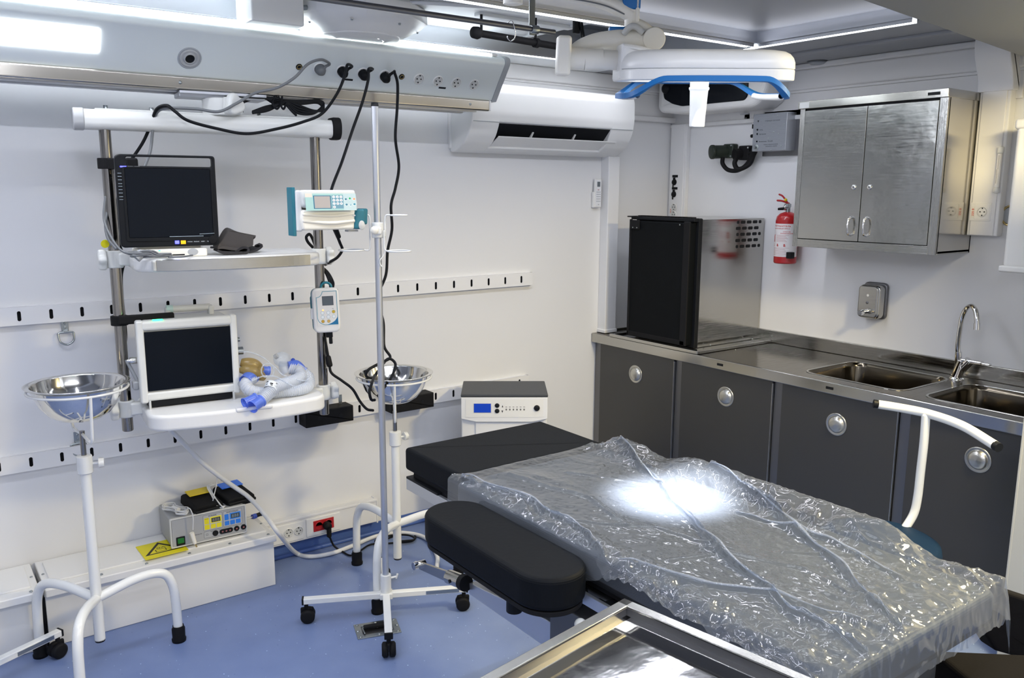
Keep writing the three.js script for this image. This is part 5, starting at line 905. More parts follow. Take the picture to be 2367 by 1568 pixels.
{ // concentrator between the wall and the table
  const a = AY(1066, 920, .70), b = AY(1266, 920, .70), w = a.distanceTo(b), ang = Math.atan2(-(b.z - a.z), b.x - a.x), t = thing('oxygen_concentrator', 'white floor-standing concentrator with dark top and blue display behind the headrest', 'concentrator', a.clone().lerp(b, .5).setY(0), ang), D = .30;
  part(t, 'lower_body', extr(shapeOf([[-w / 2 + .0, .02], [w / 2, .02], [w / 2, .60], [-w / 2, .60]], .012), D, .006, 3).translate(0, 0, -D - .02), M.white);
  part(t, 'control_front', [extr(shapeOf([[-w / 2, .6], [-w / 2 + .07, .585], [w / 2 - .07, .585], [w / 2, .6], [w / 2, .702], [-w / 2, .702]], .003), .02, .002).translate(0, 0, -.018), box(w, .11, D, 0, .648, -D / 2 - .01, .006)], M.white);
  part(t, 'recess_front', box(w - .13, .56, .014, 0, .3, -.02, .004), M.white);
  part(t, 'top_cover', extr(shapeOf([[-w / 2 - .002, 0], [w / 2 + .002, 0], [w / 2 - .0, .26], [-w / 2 + .0, .26]], .006), .014, .004).rotateX(-Math.PI / 2 + .02).translate(0, .702, .002), mt('slate', lin(.045, .048, .052), .5), 'dark grey top');
  printed('concFace', 1024, 192, (c, w2, h) => { c.fillStyle = '#e6e5e0'; c.fillRect(0, 0, w2, h); for (let i = 0; i < 6; i++) { const x = 536 + i * 47; c.fillStyle = '#8a8a84'; c.beginPath(); c.arc(x, 108, 11, 0, 7); c.fill(); c.fillStyle = '#5a5a56'; c.beginPath(); c.arc(x, 108, 6, 0, 7); c.fill(); c.fillRect(x - 12, 78, 24, 5); } c.fillStyle = '#222'; c.beginPath(); c.moveTo(476, 84); c.lineTo(486, 60); c.lineTo(496, 84); c.fill(); c.beginPath(); c.moveTo(472, 118); c.lineTo(484, 144); c.lineTo(496, 118); c.fill(); });
  part(t, 'control_panel', sheet(w - .04, .085).translate(0, .65, .0025), M.concFace);
  part(t, 'display_screen', box(w * .195, .042, .003, -w * .255, .652, .004, .001), M.lcdBlue, 'blue display'); part(t, 'display_frame', box(w * .205, .046, .002, -w * .255, .652, .0033, .001), M.greyPlastic);
  part(t, 'push_button', [.664, .638].map(y => lathe([[.011, 0], [.01, .004], [0, .005]], 20).rotateX(Math.PI / 2).translate(-w * .085, y, .003)), M.black); part(t, 'power_knob', lathe([[.014, 0], [.013, .006], [.006, .008], [0, .008]], 24).rotateX(Math.PI / 2).translate(w * .375, .652, .003), M.black);
  part(t, 'wheel', [-1, 1].flatMap(s => [-.05, -D + .02].map(z => lathe([[0, -.01], [.02, -.01], [.02, .01], [0, .01]], 16).rotateZ(Math.PI / 2).translate(s * (w / 2 - .06), .02, z))), M.rubber);
}
// ---------- operating table ----------
{
  const XA = -2.50, XB = -1.925, t = thing('operating_table', 'black padded operating table with headrest and side arm board', 'operating table', [-2.2, 0, 2.0]);
  const pad = (x0, x1, z0, z1, y0, y1, r) => extr(shapeOf([[x0, -z0], [x1, -z0], [x1, -z1], [x0, -z1]].reverse(), r), y1 - y0, .012, 4).rotateX(-Math.PI / 2).translate(0, y0, 0);
  part(t, 'headrest', boxUV(pad(XA + .03, XB + .01, 1.215, 1.548, .757, .832, .012), .25), M.leather, 'black headrest cushion');
  part(t, 'mattress', boxUV(pad(XA, XB, 1.562, 2.79, .752, .822, .03), .25), mt('leatherDark', lin(.05, .054, .06), .5, 0, { bumpMap: grain, bumpScale: .0004 }), 'dark main mattress');
  part(t, 'seam', [pad(XA - .002, XB + .002, 1.56, 2.792, .748, .754, .03)], M.blackMatt);
  part(t, 'top_plate', [span(XA + .05, XB - .02, .735, .757, 1.235, 1.53, .003), span(XA + .015, XB - .02, .73, .752, 1.57, 2.76, .003)], M.blackMatt);
  part(t, 'headrest_bracket', [span(XA + .055, XA + .10, .70, .74, 1.225, 1.5, .002), span(XB - .1, XB - .055, .70, .74, 1.225, 1.5, .002), span(XA + .06, XB - .06, .66, .735, 1.36, 1.6, .004)], M.black);
  part(t, 'side_rail', [span(XA + .04, XA + .052, .686, .724, 1.205, 1.62, .001), span(XA - .018, XA - .008, .70, .728, 1.68, 2.72, .001), span(XB + .005, XB + .015, .70, .728, 1.68, 2.72, .001)], M.alu, 'silver accessory rail');
  part(t, 'rail_block', [span(XA + .04, XA + .1, .722, .730, 1.205, 1.4, .001), ...[1.8, 2.2, 2.6].map(z => span(XA - .01, XA + .06, .704, .724, z, z + .03, .001))], M.black);
  part(t, 'frame_beam', extr(shapeOf([[-1.65, .518], [-1.65, .552], [-2.0, .594], [-2.72, .60], [-2.72, .518]], .003), .05, .002).rotateY(Math.PI / 2).translate(-2.51, 0, 0), M.alu, 'grey metal beam');
  part(t, 'frame_cover', [span(-2.46, -1.97, .56, .70, 1.76, 2.7, .004), span(-2.515, -2.46, .515, .66, 2.02, 2.5, .004)], mt('coverGrey', lin(.12, .125, .13), .45, .5));
  part(t, 'column', [box(.30, .52, .36, -2.12, .34, 2.25, .01)], M.alu);
  part(t, 'floor_base', [box(.42, .07, .7, -2.1, .045, 2.2, .02)], M.alu);
  { const A0 = V(-2.525, .513, 1.395), A1 = V(-2.525, .545, 1.59), A2 = V(-2.522, .552, 1.635), lv = part(t, 'lever', [(() => { const L = A0.distanceTo(A1), d = A1.clone().sub(A0); return extr(shapeOf([[-.012, 0], [.012, 0], [.017, L], [-.017, L]], .004), .008, .001).translate(0, 0, -.004).rotateY(Math.PI / 2).rotateX(Math.atan2(d.z, d.y)).translate(A0.x, A0.y, A0.z); })(), rod(A1.clone().add(V(0, -.002, -.02)), A2, .0205, .0205, 28)], M.steel, 'steel release lever');
    part(lv, 'lever_bolt', [rod(A0.clone().add(V(-.02, 0, 0)), A0.clone().add(V(.02, 0, 0)), .012, .012, 16), rod(A0.clone().add(V(0, 0, -.005)), A0.clone().add(V(0, -.002, -.022)), .006)], M.chrome); part(lv, 'lever_sleeve', rod(A2, A2.clone().add(V(.001, .002, .018)), .0235, .0235, 24), M.rubber); part(lv, 'lever_hole', lathe([[.006, 0], [0, .001]], 14).rotateZ(Math.PI / 2).translate(A1.x - .0205, A1.y + .002, A1.z + .012), M.black); }
  part(t, 'gas_strut', [rod(V(-2.47, .57, 2.02), V(-2.455, .64, 2.10), .009), rod(V(-2.455, .64, 2.10), V(-2.45, .68, 2.145), .0055)], M.steelDark); part(t, 'strut_bracket', [box(.05, .06, .02, -2.46, .665, 2.19, .004), box(.03, .07, .03, -2.45, .66, 2.15, .006), box(.02, .05, .1, -2.48, .69, 2.25, .003)], M.zinc);
  { // arm board
    const ax = -2.602, w = .172, z0 = 1.652, z1 = 2.205, y = .815, ab = new THREE.Group(); ab.name = 'arm_board'; t.add(ab);
    const st = (w2, a, b) => { const s = new THREE.Shape(), r = w2 / 2; s.absarc(0, -(a + r), r, 0, Math.PI); s.absarc(0, -(b - r), r, Math.PI, Math.PI * 2); return s; };
    part(ab, 'cushion', extr(st(w, z0, z1), .078, .012, 4, 24).rotateX(-Math.PI / 2).rotateY(.0).translate(ax, y - .078, 0), M.leather, 'rounded black arm cushion');
    part(ab, 'board', extr(st(w - .012, z0 + .006, z1 - .006), .012, .002, 2, 24).rotateX(-Math.PI / 2).translate(ax, y - .092, 0), M.blackMatt);
    part(ab, 'cushion_seam', extr(st(w + .001, z0 - .0005, z1 + .0005), .003, .0014, 2, 24).rotateX(-Math.PI / 2).translate(ax, y - .0135, 0), M.leather);
    part(ab, 'board_support', [box(.04, .04, .3, ax + .03, y - .11, 1.95, .004), rod(V(ax + .03, y - .12, 1.95), V(ax + .03, y - .2, 1.95), .02), box(.1, .03, .05, ax + .07, y - .11, 2.1, .004), rod(V(ax, y - .095, 1.72), V(ax, y - .14, 1.72), .02)], M.black);
    part(ab, 'board_knob', new THREE.SphereGeometry(.014, 16, 12).translate(ax + .03, y - .125, 2.2), M.plastic);
  }
  settle(t);
}
{ // sheet of clear film over the table: gathered ridges, creases and a raised far edge
  const nu = 210, nv = 340, pos = [], idx = [], uv = [];
  const creases = [ // ridge lines (x, z) with height and width
    [[-1.917, 1.633], [-2.074, 1.963], [-2.196, 2.183], [-2.306, 2.407], [-2.373, 2.6], [-2.41, 2.78], .024, .007], [[-1.91, 1.992], [-1.981, 2.266], [-2.12, 2.54], [-2.287, 2.774], .022, .007],
    [[-2.50, 1.60], [-2.44, 1.85], [-2.46, 2.05], [-2.51, 2.2], .024, .009], [[-2.51, 2.25], [-2.44, 2.42], [-2.35, 2.55], [-2.30, 2.75], .014, .014], [[-2.43, 2.0], [-2.30, 2.15], [-2.24, 2.35], .008, .008], [[-2.2, 1.7], [-2.05, 2.0], .006, .012], [[-2.05, 2.2], [-2.02, 2.45], [-2.08, 2.7], .010, .010], [[-2.35, 1.62], [-2.28, 1.9], [-2.34, 2.1], .007, .014], [[-2.28, 2.3], [-2.2, 2.5], [-2.22, 2.7], .008, .009], [[-2.40, 2.3], [-2.30, 2.33], .006, .006], [[-2.15, 2.42], [-2.02, 2.56], .007, .007]];
  const seg = (x, z, a, b) => { const dx = b[0] - a[0], dz = b[1] - a[1], q = Math.max(0, Math.min(1, ((x - a[0]) * dx + (z - a[1]) * dz) / (dx * dx + dz * dz))); return [Math.hypot(x - a[0] - q * dx, z - a[1] - q * dz), q]; };
  const ridged = (x, z, s, f) => 1 - Math.abs(noise.noise(x * f, z * f * .8, s)) * 2;
  const sm = (a, b, x) => { x = Math.max(0, Math.min(1, (x - a) / (b - a))); return x * x * (3 - 2 * x); };
  for (let j = 0; j <= nv; j++) for (let i = 0; i <= nu; i++) {
    const u = i / nu, v = j / nv; let x = -2.555 + u * .72, z = 1.545 + v * 1.30, y = .829;
    const wob = .012 * noise.noise(z * 6, 3.1, x * 2) + .007 * noise.noise(z * 17, 1.1, x * 4);
    for (const c of creases) { const h = c[c.length - 2], w = c[c.length - 1]; let best = 9; for (let k = 0; k < c.length - 3; k++) best = Math.min(best, seg(x + wob, z, c[k], c[k + 1])[0]); y += h * (.6 * Math.exp(-((best / (w * .62)) ** 2)) + .22 * Math.exp(-best / (w * 2.6))); }
    // crumpled, faceted relief; finer and stronger near the edges and the foot end
    const edge = Math.max(sm(.10, .035, x + 2.52), sm(.16, .04, -1.9 - x), .7 * sm(2.45, 2.75, z)) + .10;
    const wx = x + .03 * noise.noise(x * 7, z * 7, 11), wz = z + .03 * noise.noise(x * 7, z * 7, 17);
    const calm = (1 - .65 * sm(-1.98, -1.93, x) * sm(2.72, 2.6, z)) * (1 - .7 * sm(-2.49, -2.515, x) * sm(2.3, 2.15, z));
    y += calm * (.0035 * ridged(wx, wz, 4.4, 6) + edge * (.009 * ridged(wx, wz, 1.7, 21) + .005 * ridged(wx, wz, 8.2, 47)) + .0006 * ridged(wx, wz, 6.6, 70));
    // far edge stands up like a tent between headrest and foot
    y += (.046 * sm(1.75, 1.95, z) * sm(2.66, 2.5, z) + .03 * sm(1.56, 1.6, z) * sm(1.85, 1.7, z)) * sm(-2.03, -1.9, x);
    // beyond the mattress edges the film hangs down
    const o1 = Math.max(0, -2.512 - x), o2 = Math.max(0, x + 1.895), o3 = Math.max(0, z - 2.79), o4 = 0;
    const lift = 1 - .75 * sm(2.12, 2.3, z); // the near edge hangs less towards the foot end
    y -= o1 * 1.7 * lift + o2 * 1.5 + o3 * 1.5; x += o1 * .8 * lift + .006 * Math.sin(z * 17) * (o1 > 0 ? 1 : 0) * Math.min(1, o1 * 30); x -= o2 * .75; z -= o3 * .7;
    y = Math.max(y, o1 + o2 + o3 > 0 ? y : .8245);
    pos.push(x, y, z); uv.push(u, v);
    if (i < nu && j < nv) { const a = j * (nu + 1) + i; idx.push(a, a + nu + 1, a + 1, a + 1, a + nu + 1, a + nu + 2); }
  }
  const g = new THREE.BufferGeometry(); g.setAttribute('position', new THREE.Float32BufferAttribute(pos, 3)); g.setAttribute('uv', new THREE.Float32BufferAttribute(uv, 2)); g.setIndex(idx); g.computeVertexNormals();
  const sheetMesh = solo('plastic_sheet', g, M.film, 'crumpled clear plastic sheet spread over the operating table', 'plastic sheet');
  const yAt = (x, z) => { const i = Math.max(0, Math.min(nu, Math.round((x + 2.555) / .72 * nu))), j = Math.max(0, Math.min(nv, Math.round((z - 1.545) / 1.30 * nv))); return pos[(j * (nu + 1) + i) * 3 + 1]; };
  for (const c of [creases[0], creases[1], creases[2], creases[3], creases[6]]) { // doubled film along the main creases
    const pts = []; for (let k = 0; k < c.length - 3; k++) for (let q = 0; q < 6; q++) { const s = q / 6, x = c[k][0] * (1 - s) + c[k + 1][0] * s, z = c[k][1] * (1 - s) + c[k + 1][1] * s, w = .012 * noise.noise(z * 6, 3.1, x * 2); pts.push(V(x - w * .6, yAt(x, z) + .003, z)); }
    if (pts.length > 4) { const h = hose(pts, s => .0030 * Math.sin(Math.PI * Math.min(1, .08 + s * .95)) * (.75 + .5 * noise.noise(s * 9, c[0][0], 2)) + .0006, 120, 10); part(sheetMesh, 'film_fold', h, M.filmFold); }
  }
}
// ---------- instrument table in the foreground ----------
{
  const t = thing('instrument_table', 'stainless steel instrument table with raised rim in the foreground', 'instrument table', [-2.695, 0, 2.462], .155), W = .62, D = .46, Y = .9;
  // local: x from -W to 0, z from 0 to D
  const rim = (x0, x1, z0, z1, y0, y1, r = .002) => span(x0, x1, y0, y1, z0, z1, r);
  part(t, 'tray_bottom', span(-W + .03, -.03, Y - .034, Y - .030, .03, D - .03, 0), mt('trayShine', lin(.30, .297, .295), .085, 1, { bumpMap: smear, bumpScale: .0008 }));
  part(t, 'rim', [rim(-W, -.0, 0, .022, Y - .014, Y), rim(-W, 0, D - .022, D, Y - .014, Y), rim(-W, -W + .022, 0, D, Y - .014, Y), rim(-.022, 0, 0, D, Y - .014, Y)], M.steel);
  part(t, 'rim_wall', [rim(-W + .02, -.02, .02, .0225, Y - .02, Y - .004, 0), rim(-.0225, -.02, .02, D - .02, Y - .02, Y - .004, 0), rim(-W + .02, -W + .0225, .02, D - .02, Y - .02, Y - .004, 0), rim(-W + .02, -.02, D - .0225, D - .02, Y - .02, Y - .004, 0)], M.steelDark);
  part(t, 'ledge', [rim(-W + .02, -.02, .02, .034, Y - .022, Y - .018, .001), rim(-.038, -.02, .02, D - .02, Y - .022, Y - .018, .001), rim(-W + .02, -W + .036, .02, D - .02, Y - .022, Y - .018, .001), rim(-W + .02, -.02, D - .034, D - .02, Y - .022, Y - .018, .001), rim(-W + .03, -.03, .032, .0345, Y - .034, Y - .019, 0), rim(-.0385, -.036, .03, D - .03, Y - .034, Y - .019, 0), rim(-W + .034, -W + .0365, .03, D - .03, Y - .034, Y - .019, 0)], M.polished);
  part(t, 'skirt', [rim(-W, 0, 0, .003, Y - .05, Y - .012, 0), rim(-.003, 0, 0, D, Y - .05, Y - .012, 0), rim(-W, -W + .003, 0, D, Y - .05, Y - .012, 0), rim(-W, 0, D - .003, D, Y - .05, Y - .012, 0)], M.steel);
  for (const [x, z] of [[-.03, .03], [-W + .03, .03], [-.03, D - .03], [-W + .03, D - .03]]) { const l = part(t, 'leg', rod(V(x, .07, z), V(x, Y - .04, z), .0125), M.steel); part(l, 'caster', [lathe([[0, -.012], [.03, -.012], [.03, .012], [0, .012]], 18).rotateZ(Math.PI / 2).translate(x, .03, z)], M.rubber); }
  part(t, 'lower_shelf', span(-W + .02, -.02, .25, .262, .02, D - .02, .003), M.steel);
}
// ---------- stool with curved backrest bar ----------
{
  const c = V(-1.15, 0, 2.09), t = thing('stool', 'dark blue stool with a white T-shaped backrest tube behind the table', 'stool', c);
  part(t, 'seat', lathe([[0, .43], [.17, .43], [.19, .445], [.195, .47], [.19, .492], [.17, .502], [0, .505]], 48), M.leatherBlue, 'dark blue round seat');
  part(t, 'seat_plate', lathe([[0, .41], [.12, .41], [.13, .43], [0, .43]], 28), M.black); part(t, 'column', [rod(V(0, .1, 0), V(0, .41, 0), .025), lathe([[0, .08], [.05, .08], [.05, .13], [0, .13]], 24)], M.chrome);
  for (let k = 0; k < 5; k++) { const a = k * 1.2566, d = V(Math.cos(a), 0, Math.sin(a)); const l = part(t, 'leg', rod(d.clone().multiplyScalar(.03).setY(.1), d.clone().multiplyScalar(.27).setY(.075), .016, .012), M.chrome); part(l, 'caster', lathe([[0, -.012], [.028, -.012], [.028, .012], [0, .012]], 16).rotateZ(Math.PI / 2).translate(d.x * .27, .029, d.z * .27), M.rubber); }
  const L = p => p.sub(c), bar = [AX(2030, 935, -1.0), AX(2085, 944, -.95), AX(2150, 958, -.93), AX(2225, 985, -.95), AX(2300, 1030, -1.01)].map(L);
  const b = part(t, 'backrest_bar', tube(bar, .0155, 60, 18), M.enamel, 'white curved backrest bar'); part(b, 'bar_plug', [rod(bar[4], bar[4].clone().add(bar[4].clone().sub(bar[3]).normalize().multiplyScalar(.017)), .0152), rod(bar[0], bar[0].clone().add(bar[0].clone().sub(bar[1]).normalize().multiplyScalar(.016)), .0152)], M.black);
  part(t, 'backrest_post', tube([AX(2140, 962, -.935), AX(2136, 1020, -.935), AX(2128, 1090, -.935), AX(2121, 1150, -.94), AX(2112, 1188, -.952), AX(2092, 1222, -.985), V(-1.06, .425, 2.085)].map(L), .0145, 80, 16), M.enamel);
}
// ---------- black chair at the lower right, white door leaf at the end of the counter ----------
{
  const Y = .62, A = AY(2152, 1501, Y), B = AY(2420, 1513, Y), C = AY(2040, 1575, Y), t = thing('black_chair', 'black upholstered chair cut off at the lower right corner', 'chair', [A.x + .1, 0, A.z + .2]);
  const d = C.clone().sub(A).normalize(), e = B.clone().sub(A).normalize(), P = [A, A.clone().addScaledVector(e, .42), A.clone().addScaledVector(e, .42).add(V(-.25, 0, .4)), A.clone().addScaledVector(d, .22).add(V(0, 0, .42))];
  part(t, 'seat', boxUV(extr(shapeOf(P.map(p => [p.x, -p.z]), .03), .075, .012, 4).rotateX(-Math.PI / 2).translate(0, Y - .075, 0), .3), M.leatherBrown);
  const q = [[2325, 1368], [2460, 1412], [2440, 1545], [2302, 1506], [2262, 1440], [2257, 1420]].map(([x, y]) => [(x - 1183.5) / FOCAL * 2.02, -(y - 784) / FOCAL * 2.02]);
  const g = extr(shapeOf(q, .006), .07, .008, 3).applyMatrix4(new THREE.Matrix4().makeBasis(RT, UP, FW.clone().negate()).setPosition(EYE.clone().addScaledVector(FW, 2.09)));
  part(t, 'backrest', boxUV(g, .3), M.leatherBrown);
  const m = P[0].clone().add(P[2]).multiplyScalar(.5); part(t, 'column', [rod(V(m.x, .1, m.z), V(m.x, Y - .07, m.z), .025), box(.25, .02, .25, m.x, Y - .085, m.z, .004)], M.black);
  for (let k = 0; k < 5; k++) { const a = k * 1.2566 + .4, v = V(Math.cos(a), 0, Math.sin(a)); const l = part(t, 'leg', rod(v.clone().multiplyScalar(.03).add(V(m.x, .11, m.z)), v.clone().multiplyScalar(.26).add(V(m.x, .08, m.z)), .018, .013), M.black); part(l, 'caster', lathe([[0, -.012], [.028, -.012], [.028, .012], [0, .012]], 16).rotateZ(Math.PI / 2).translate(m.x + v.x * .26, .0285, m.z + v.z * .26), M.rubber); }
  settle(t);
}
{ const t = thing('door_leaf', 'plain white upright door leaf at the right picture edge', 'door leaf', [-.685, 0, 2.66]); part(t, 'leaf', span(-.70, -.67, .012, 1.98, 2.318, 3.02, .004), mt('doorPaint', lin(.42, .43, .43), .5)); part(t, 'edge_strip', span(-.702, -.668, .012, 1.98, 2.314, 2.322, .002), M.doorPaint); settle(t); }
{ // recessed lifting handle in the floor
  const t = thing('floor_handle', 'zinc recessed lifting handle plate let into the blue floor', 'floor handle', [-2.39, 0, .83], -.30);
  part(t, 'plate', (() => { const s = shapeOf(rectPts(.165, .11), .004); s.holes.push(new THREE.Path(shapeOf(rectPts(.115, .064), .006).getPoints(4))); return extr(s, .004, .0015).rotateX(-Math.PI / 2); })(), M.zinc);
  part(t, 'pan', box(.115, .001, .064, 0, .001, 0, 0), M.steelDark); part(t, 'grip', [rod(V(-.05, .012, -.006), V(.05, .012, -.006), .0095, .0095, 16)], M.rubber); part(t, 'bail', tube([V(-.052, .008, .03), V(-.053, .008, -.012), V(0, .009, -.0), V(.053, .008, -.012), V(.052, .008, .03)], .003, 30, 8, false, .1), M.zinc);
  part(t, 'rivet', [[-.07, -.045], [0, -.045], [.07, -.045], [-.07, .045], [0, .045], [.07, .045], [-.074, 0], [.074, 0]].map(([x, z]) => new THREE.SphereGeometry(.006, 12, 8).scale(1, .6, 1).translate(x, .004, z)), M.zinc);
}
// ---------- surgical lamp ----------
{
  const DP = 1.97, K = DP / FOCAL, c = atDepth(1618, 175, DP), t = thing('surgical_lamp', 'white surgical lamp head with a blue rim on a jointed ceiling arm', 'surgical lamp', c);
  const q = new THREE.Quaternion().setFromEuler(new THREE.Euler(.105, -YAW, 0, 'YXZ')); t.quaternion.copy(q);
  const at2 = (px, py, dz = 0) => V((px - 1618) * K, -(py - 175) * K, dz);                     // local place in the lamp's own upright frame
  const plan = (w, d, r) => shapeOf(rectPts(w, d), r);
  const lay = (g, y) => g.rotateX(-Math.PI / 2).translate(0, y, 0);
  const loft = (w, d, r, rings) => { const pos = [], idx = []; let n = 0; rings.forEach(([i, y]) => { const p = plan(w - 2 * i, d - 2 * i, Math.max(r - i, .01)).getPoints(16); p.pop(); n = p.length; p.forEach(v => pos.push(v.x, y, -v.y)); }); for (let k = 0; k < rings.length - 1; k++) for (let i = 0; i < n; i++) { const u = k * n + i, v = k * n + (i + 1) % n; idx.push(u, v, u + n, v, v + n, u + n); } const m = pos.length / 3, yt = rings[rings.length - 1][1]; pos.push(0, yt, 0); for (let i = 0; i < n; i++) idx.push((rings.length - 1) * n + i, (rings.length - 1) * n + (i + 1) % n, m); const g = new THREE.BufferGeometry(); g.setAttribute('position', new THREE.Float32BufferAttribute(pos, 3)); g.setIndex(idx); g.computeVertexNormals(); return g; };
  const head = part(t, 'head_shell', loft(.394, .35, .13, [[.004, .011], [0, .013], [.001, .026], [.005, .036], [.012, .044], [.022, .049], [.04, .052], [.09, .0535]]), M.white);
  part(head, 'head_seam', loft(.390, .346, .128, [[0, .009], [0, .0125]]), M.capGrey);
  part(t, 'lower_band', lay(extr((() => { const s = plan(.394, .35, .13); s.holes.push(new THREE.Path(plan(.33, .29, .12).getPoints(20))); return s; })(), .024, .003, 2, 24), -.013), M.white);
  part(t, 'lamp_face', lay(extr(plan(.34, .30, .12), .004, 0, 1, 24), -.004), mt('lampFaceGlow', 0xffffff, .4, 0, { emissive: lin(.9, .95, 1), emissiveIntensity: 1.2 }));
  { // blue rim: a band round the head that dips into grips on both sides
    const N = 160, pos = [], idx = []; const prof = [[0, 0], [.009, -.002], [.009, -.013], [0, -.0145], [-.007, -.013], [-.007, -.002]];
    const P = a => { const n = 3.2, ca = Math.cos(a), sa = Math.sin(a), r = 1 / Math.pow(Math.pow(Math.abs(ca), n) + Math.pow(Math.abs(sa), n), 1 / n), x = ca * r * .194, z = sa * r * .172, k = Math.max(0, (Math.abs(x) - .105) / .089), dip = .037 * k * k * (3 - 2 * k); return V(x - Math.sign(x) * .012 * k * k, -.002 - dip, z); };
    for (let i = 0; i < N; i++) { const a = i / N * Math.PI * 2, p = P(a), b = P(a + .01).sub(P(a - .01)).setY(0).normalize(), o = V(b.z, 0, -b.x); for (const [u, v] of prof) { const s = p.clone().addScaledVector(o, u); pos.push(s.x, s.y + v, s.z); } }
    const m = prof.length; for (let i = 0; i < N; i++) for (let k = 0; k < m; k++) { const a = i * m + k, b = i * m + (k + 1) % m, a2 = ((i + 1) % N) * m + k, b2 = ((i + 1) % N) * m + (k + 1) % m; idx.push(a, a2, b, b, a2, b2); }
    const g = new THREE.BufferGeometry(); g.setAttribute('position', new THREE.Float32BufferAttribute(pos, 3)); g.setIndex(idx); g.computeVertexNormals();
    part(t, 'blue_rim', toCreasedNormals(g.toNonIndexed(), .6), M.blueRim, 'blue rim with side grips');
    const ins = []; for (const s of [-1, 1]) { const ps = []; for (let i = -14; i <= 14; i++) { const a = (s > 0 ? 0 : Math.PI) + i / 14 * .62; const p = P(a); ps.push(V(p.x - s * .009, p.y - .009, p.z)); } ins.push(hose(ps, () => .007, 60, 10)); }
    part(t, 'grip_lining', ins, M.white, 'white inner lining of the grips');
  }
  part(t, 'sterile_handle', lathe([[0, -.117], [.0165, -.117], [.0178, -.114], [.0195, -.07], [.0212, -.034], [.0235, -.031], [.0235, -.027], [.0212, -.025], [.0208, -.0], [0, .0]], 36), M.white);
  part(t, 'handle_collar', lathe([[.0216, -.024], [.0216, -.005], [.02, -.003]], 32), M.cream);
  // yoke on the left: knob, pivot cylinder, curved arm
  part(t, 'pivot', [rod(at2(1312, 138), at2(1350, 140), .0255, .0255, 32), rod(at2(1350, 140), at2(1372, 140), .0255, .0235, 32), rod(at2(1372, 140), at2(1392, 140), .0235, .0235, 32), rod(at2(1392, 141), at2(1440, 143), .0222, .0222, 32)], M.cream);
  part(t, 'pivot_knob', box(.033, .088, .07, (1300 - 1618) * K, (175 - 143) * K, 0, .008, 4).rotateZ(-.03), M.cream);
  part(t, 'pivot_block', extr(shapeOf([[-.197, -.01], [-.165, -.004], [-.11, .05], [-.15, .062], [-.195, .068]], [.004, .01, .02, .02, .008]), .16, .01, 4).translate(0, 0, -.08), M.white);
  part(t, 'yoke_arm', [hose([at2(1322, 128, -.02), at2(1345, 112, -.03), at2(1385, 100, -.04), at2(1440, 97, -.04), at2(1500, 98, -.03)], s => .016 + .009 * Math.min(1, s * 1.6), 60, 20)], M.cream);
  part(t, 'joint_disc', [latheTo([[0, 0], [.024, 0], [.0262, .003], [.0262, .05], [.024, .054], [0, .054]], at2(1509, 95, -.055), at2(1509, 95, .0), 40), rod(at2(1509, 95, -.03), at2(1509, 125, -.03), .012)], M.cream);
  part(t, 'neck', [hose([at2(1505, 88, -.03), at2(1487, 72, -.035), at2(1470, 64, -.04), at2(1458, 60, -.04)], s => .017, 40, 20), rod(at2(1459, 66, -.04), at2(1459, 30, -.04), .0158, .0158, 28), box(.01, .06, .03, at2(1471, 30).x, at2(1471, 30).y, -.04, .003)], M.cream);
  part(t, 'neck_lining', hose([at2(1440, 84, -.02), at2(1452, 70, -.015), at2(1466, 68, -.012), at2(1484, 82, -.01)], () => .0075, 40, 10), M.lightGrey);
  part(t, 'blue_cover', [box(.042, .052, .04, at2(1457, 4).x, at2(1457, 4).y, -.045, .004), box(.045, .026, .03, at2(1432, 78).x, at2(1432, 78).y, -.06, .004)], M.blueRim, 'blue joint covers');
  part(t, 'spring_arm', hose([at2(1460, 42, -.04), at2(1435, 28, -.04), at2(1395, 12, -.04), at2(1340, -2, -.03), at2(1260, -14, 0), at2(1190, -20, .02)], s => .0175 + .003 * s, 100, 20), M.cream);
  part(t, 'arm_cable', tube([at2(1440, 40, -.025), at2(1400, 24, -.02), at2(1350, 14, -.012), at2(1290, 8, 0)], .0018, 40, 6), M.cableGrey);
  const sp = at2(1185, 24, .02); part(t, 'spindle', latheTo([[0, 0], [.0195, 0], [.0205, .002], [.0205, .05], [.024, .055], [.024, .1], [0, .1]], sp, sp.clone().add(V(0, 1, .12))), M.cream);
  { const up = V(0, 1, 0).applyQuaternion(q.clone().invert()); part(t, 'ceiling_mount', [rod(sp.clone(), sp.clone().addScaledVector(up, .19), .022), latheTo([[0, 0], [.05, 0], [.06, .012], [.06, .02], [0, .02]], sp.clone().addScaledVector(up, .165), sp.clone().addScaledVector(up, 1.165))], M.cream); }
  // the beam of the lamp
  const src = t.localToWorld(V(0, -.02, .06)); t.updateMatrixWorld(true);
  const l = new THREE.SpotLight(0xf4f8ff, LIGHT.spot, 0, .19, 1, 2); l.position.copy(V(0, -.016, 0).applyMatrix4(t.matrixWorld)); l.position.add(V(-.03, -.012, .05)); l.target.position.set(-2.095, .83, 2.015); l.castShadow = true; l.shadow.radius = 2; scene.add(l, l.target);
}
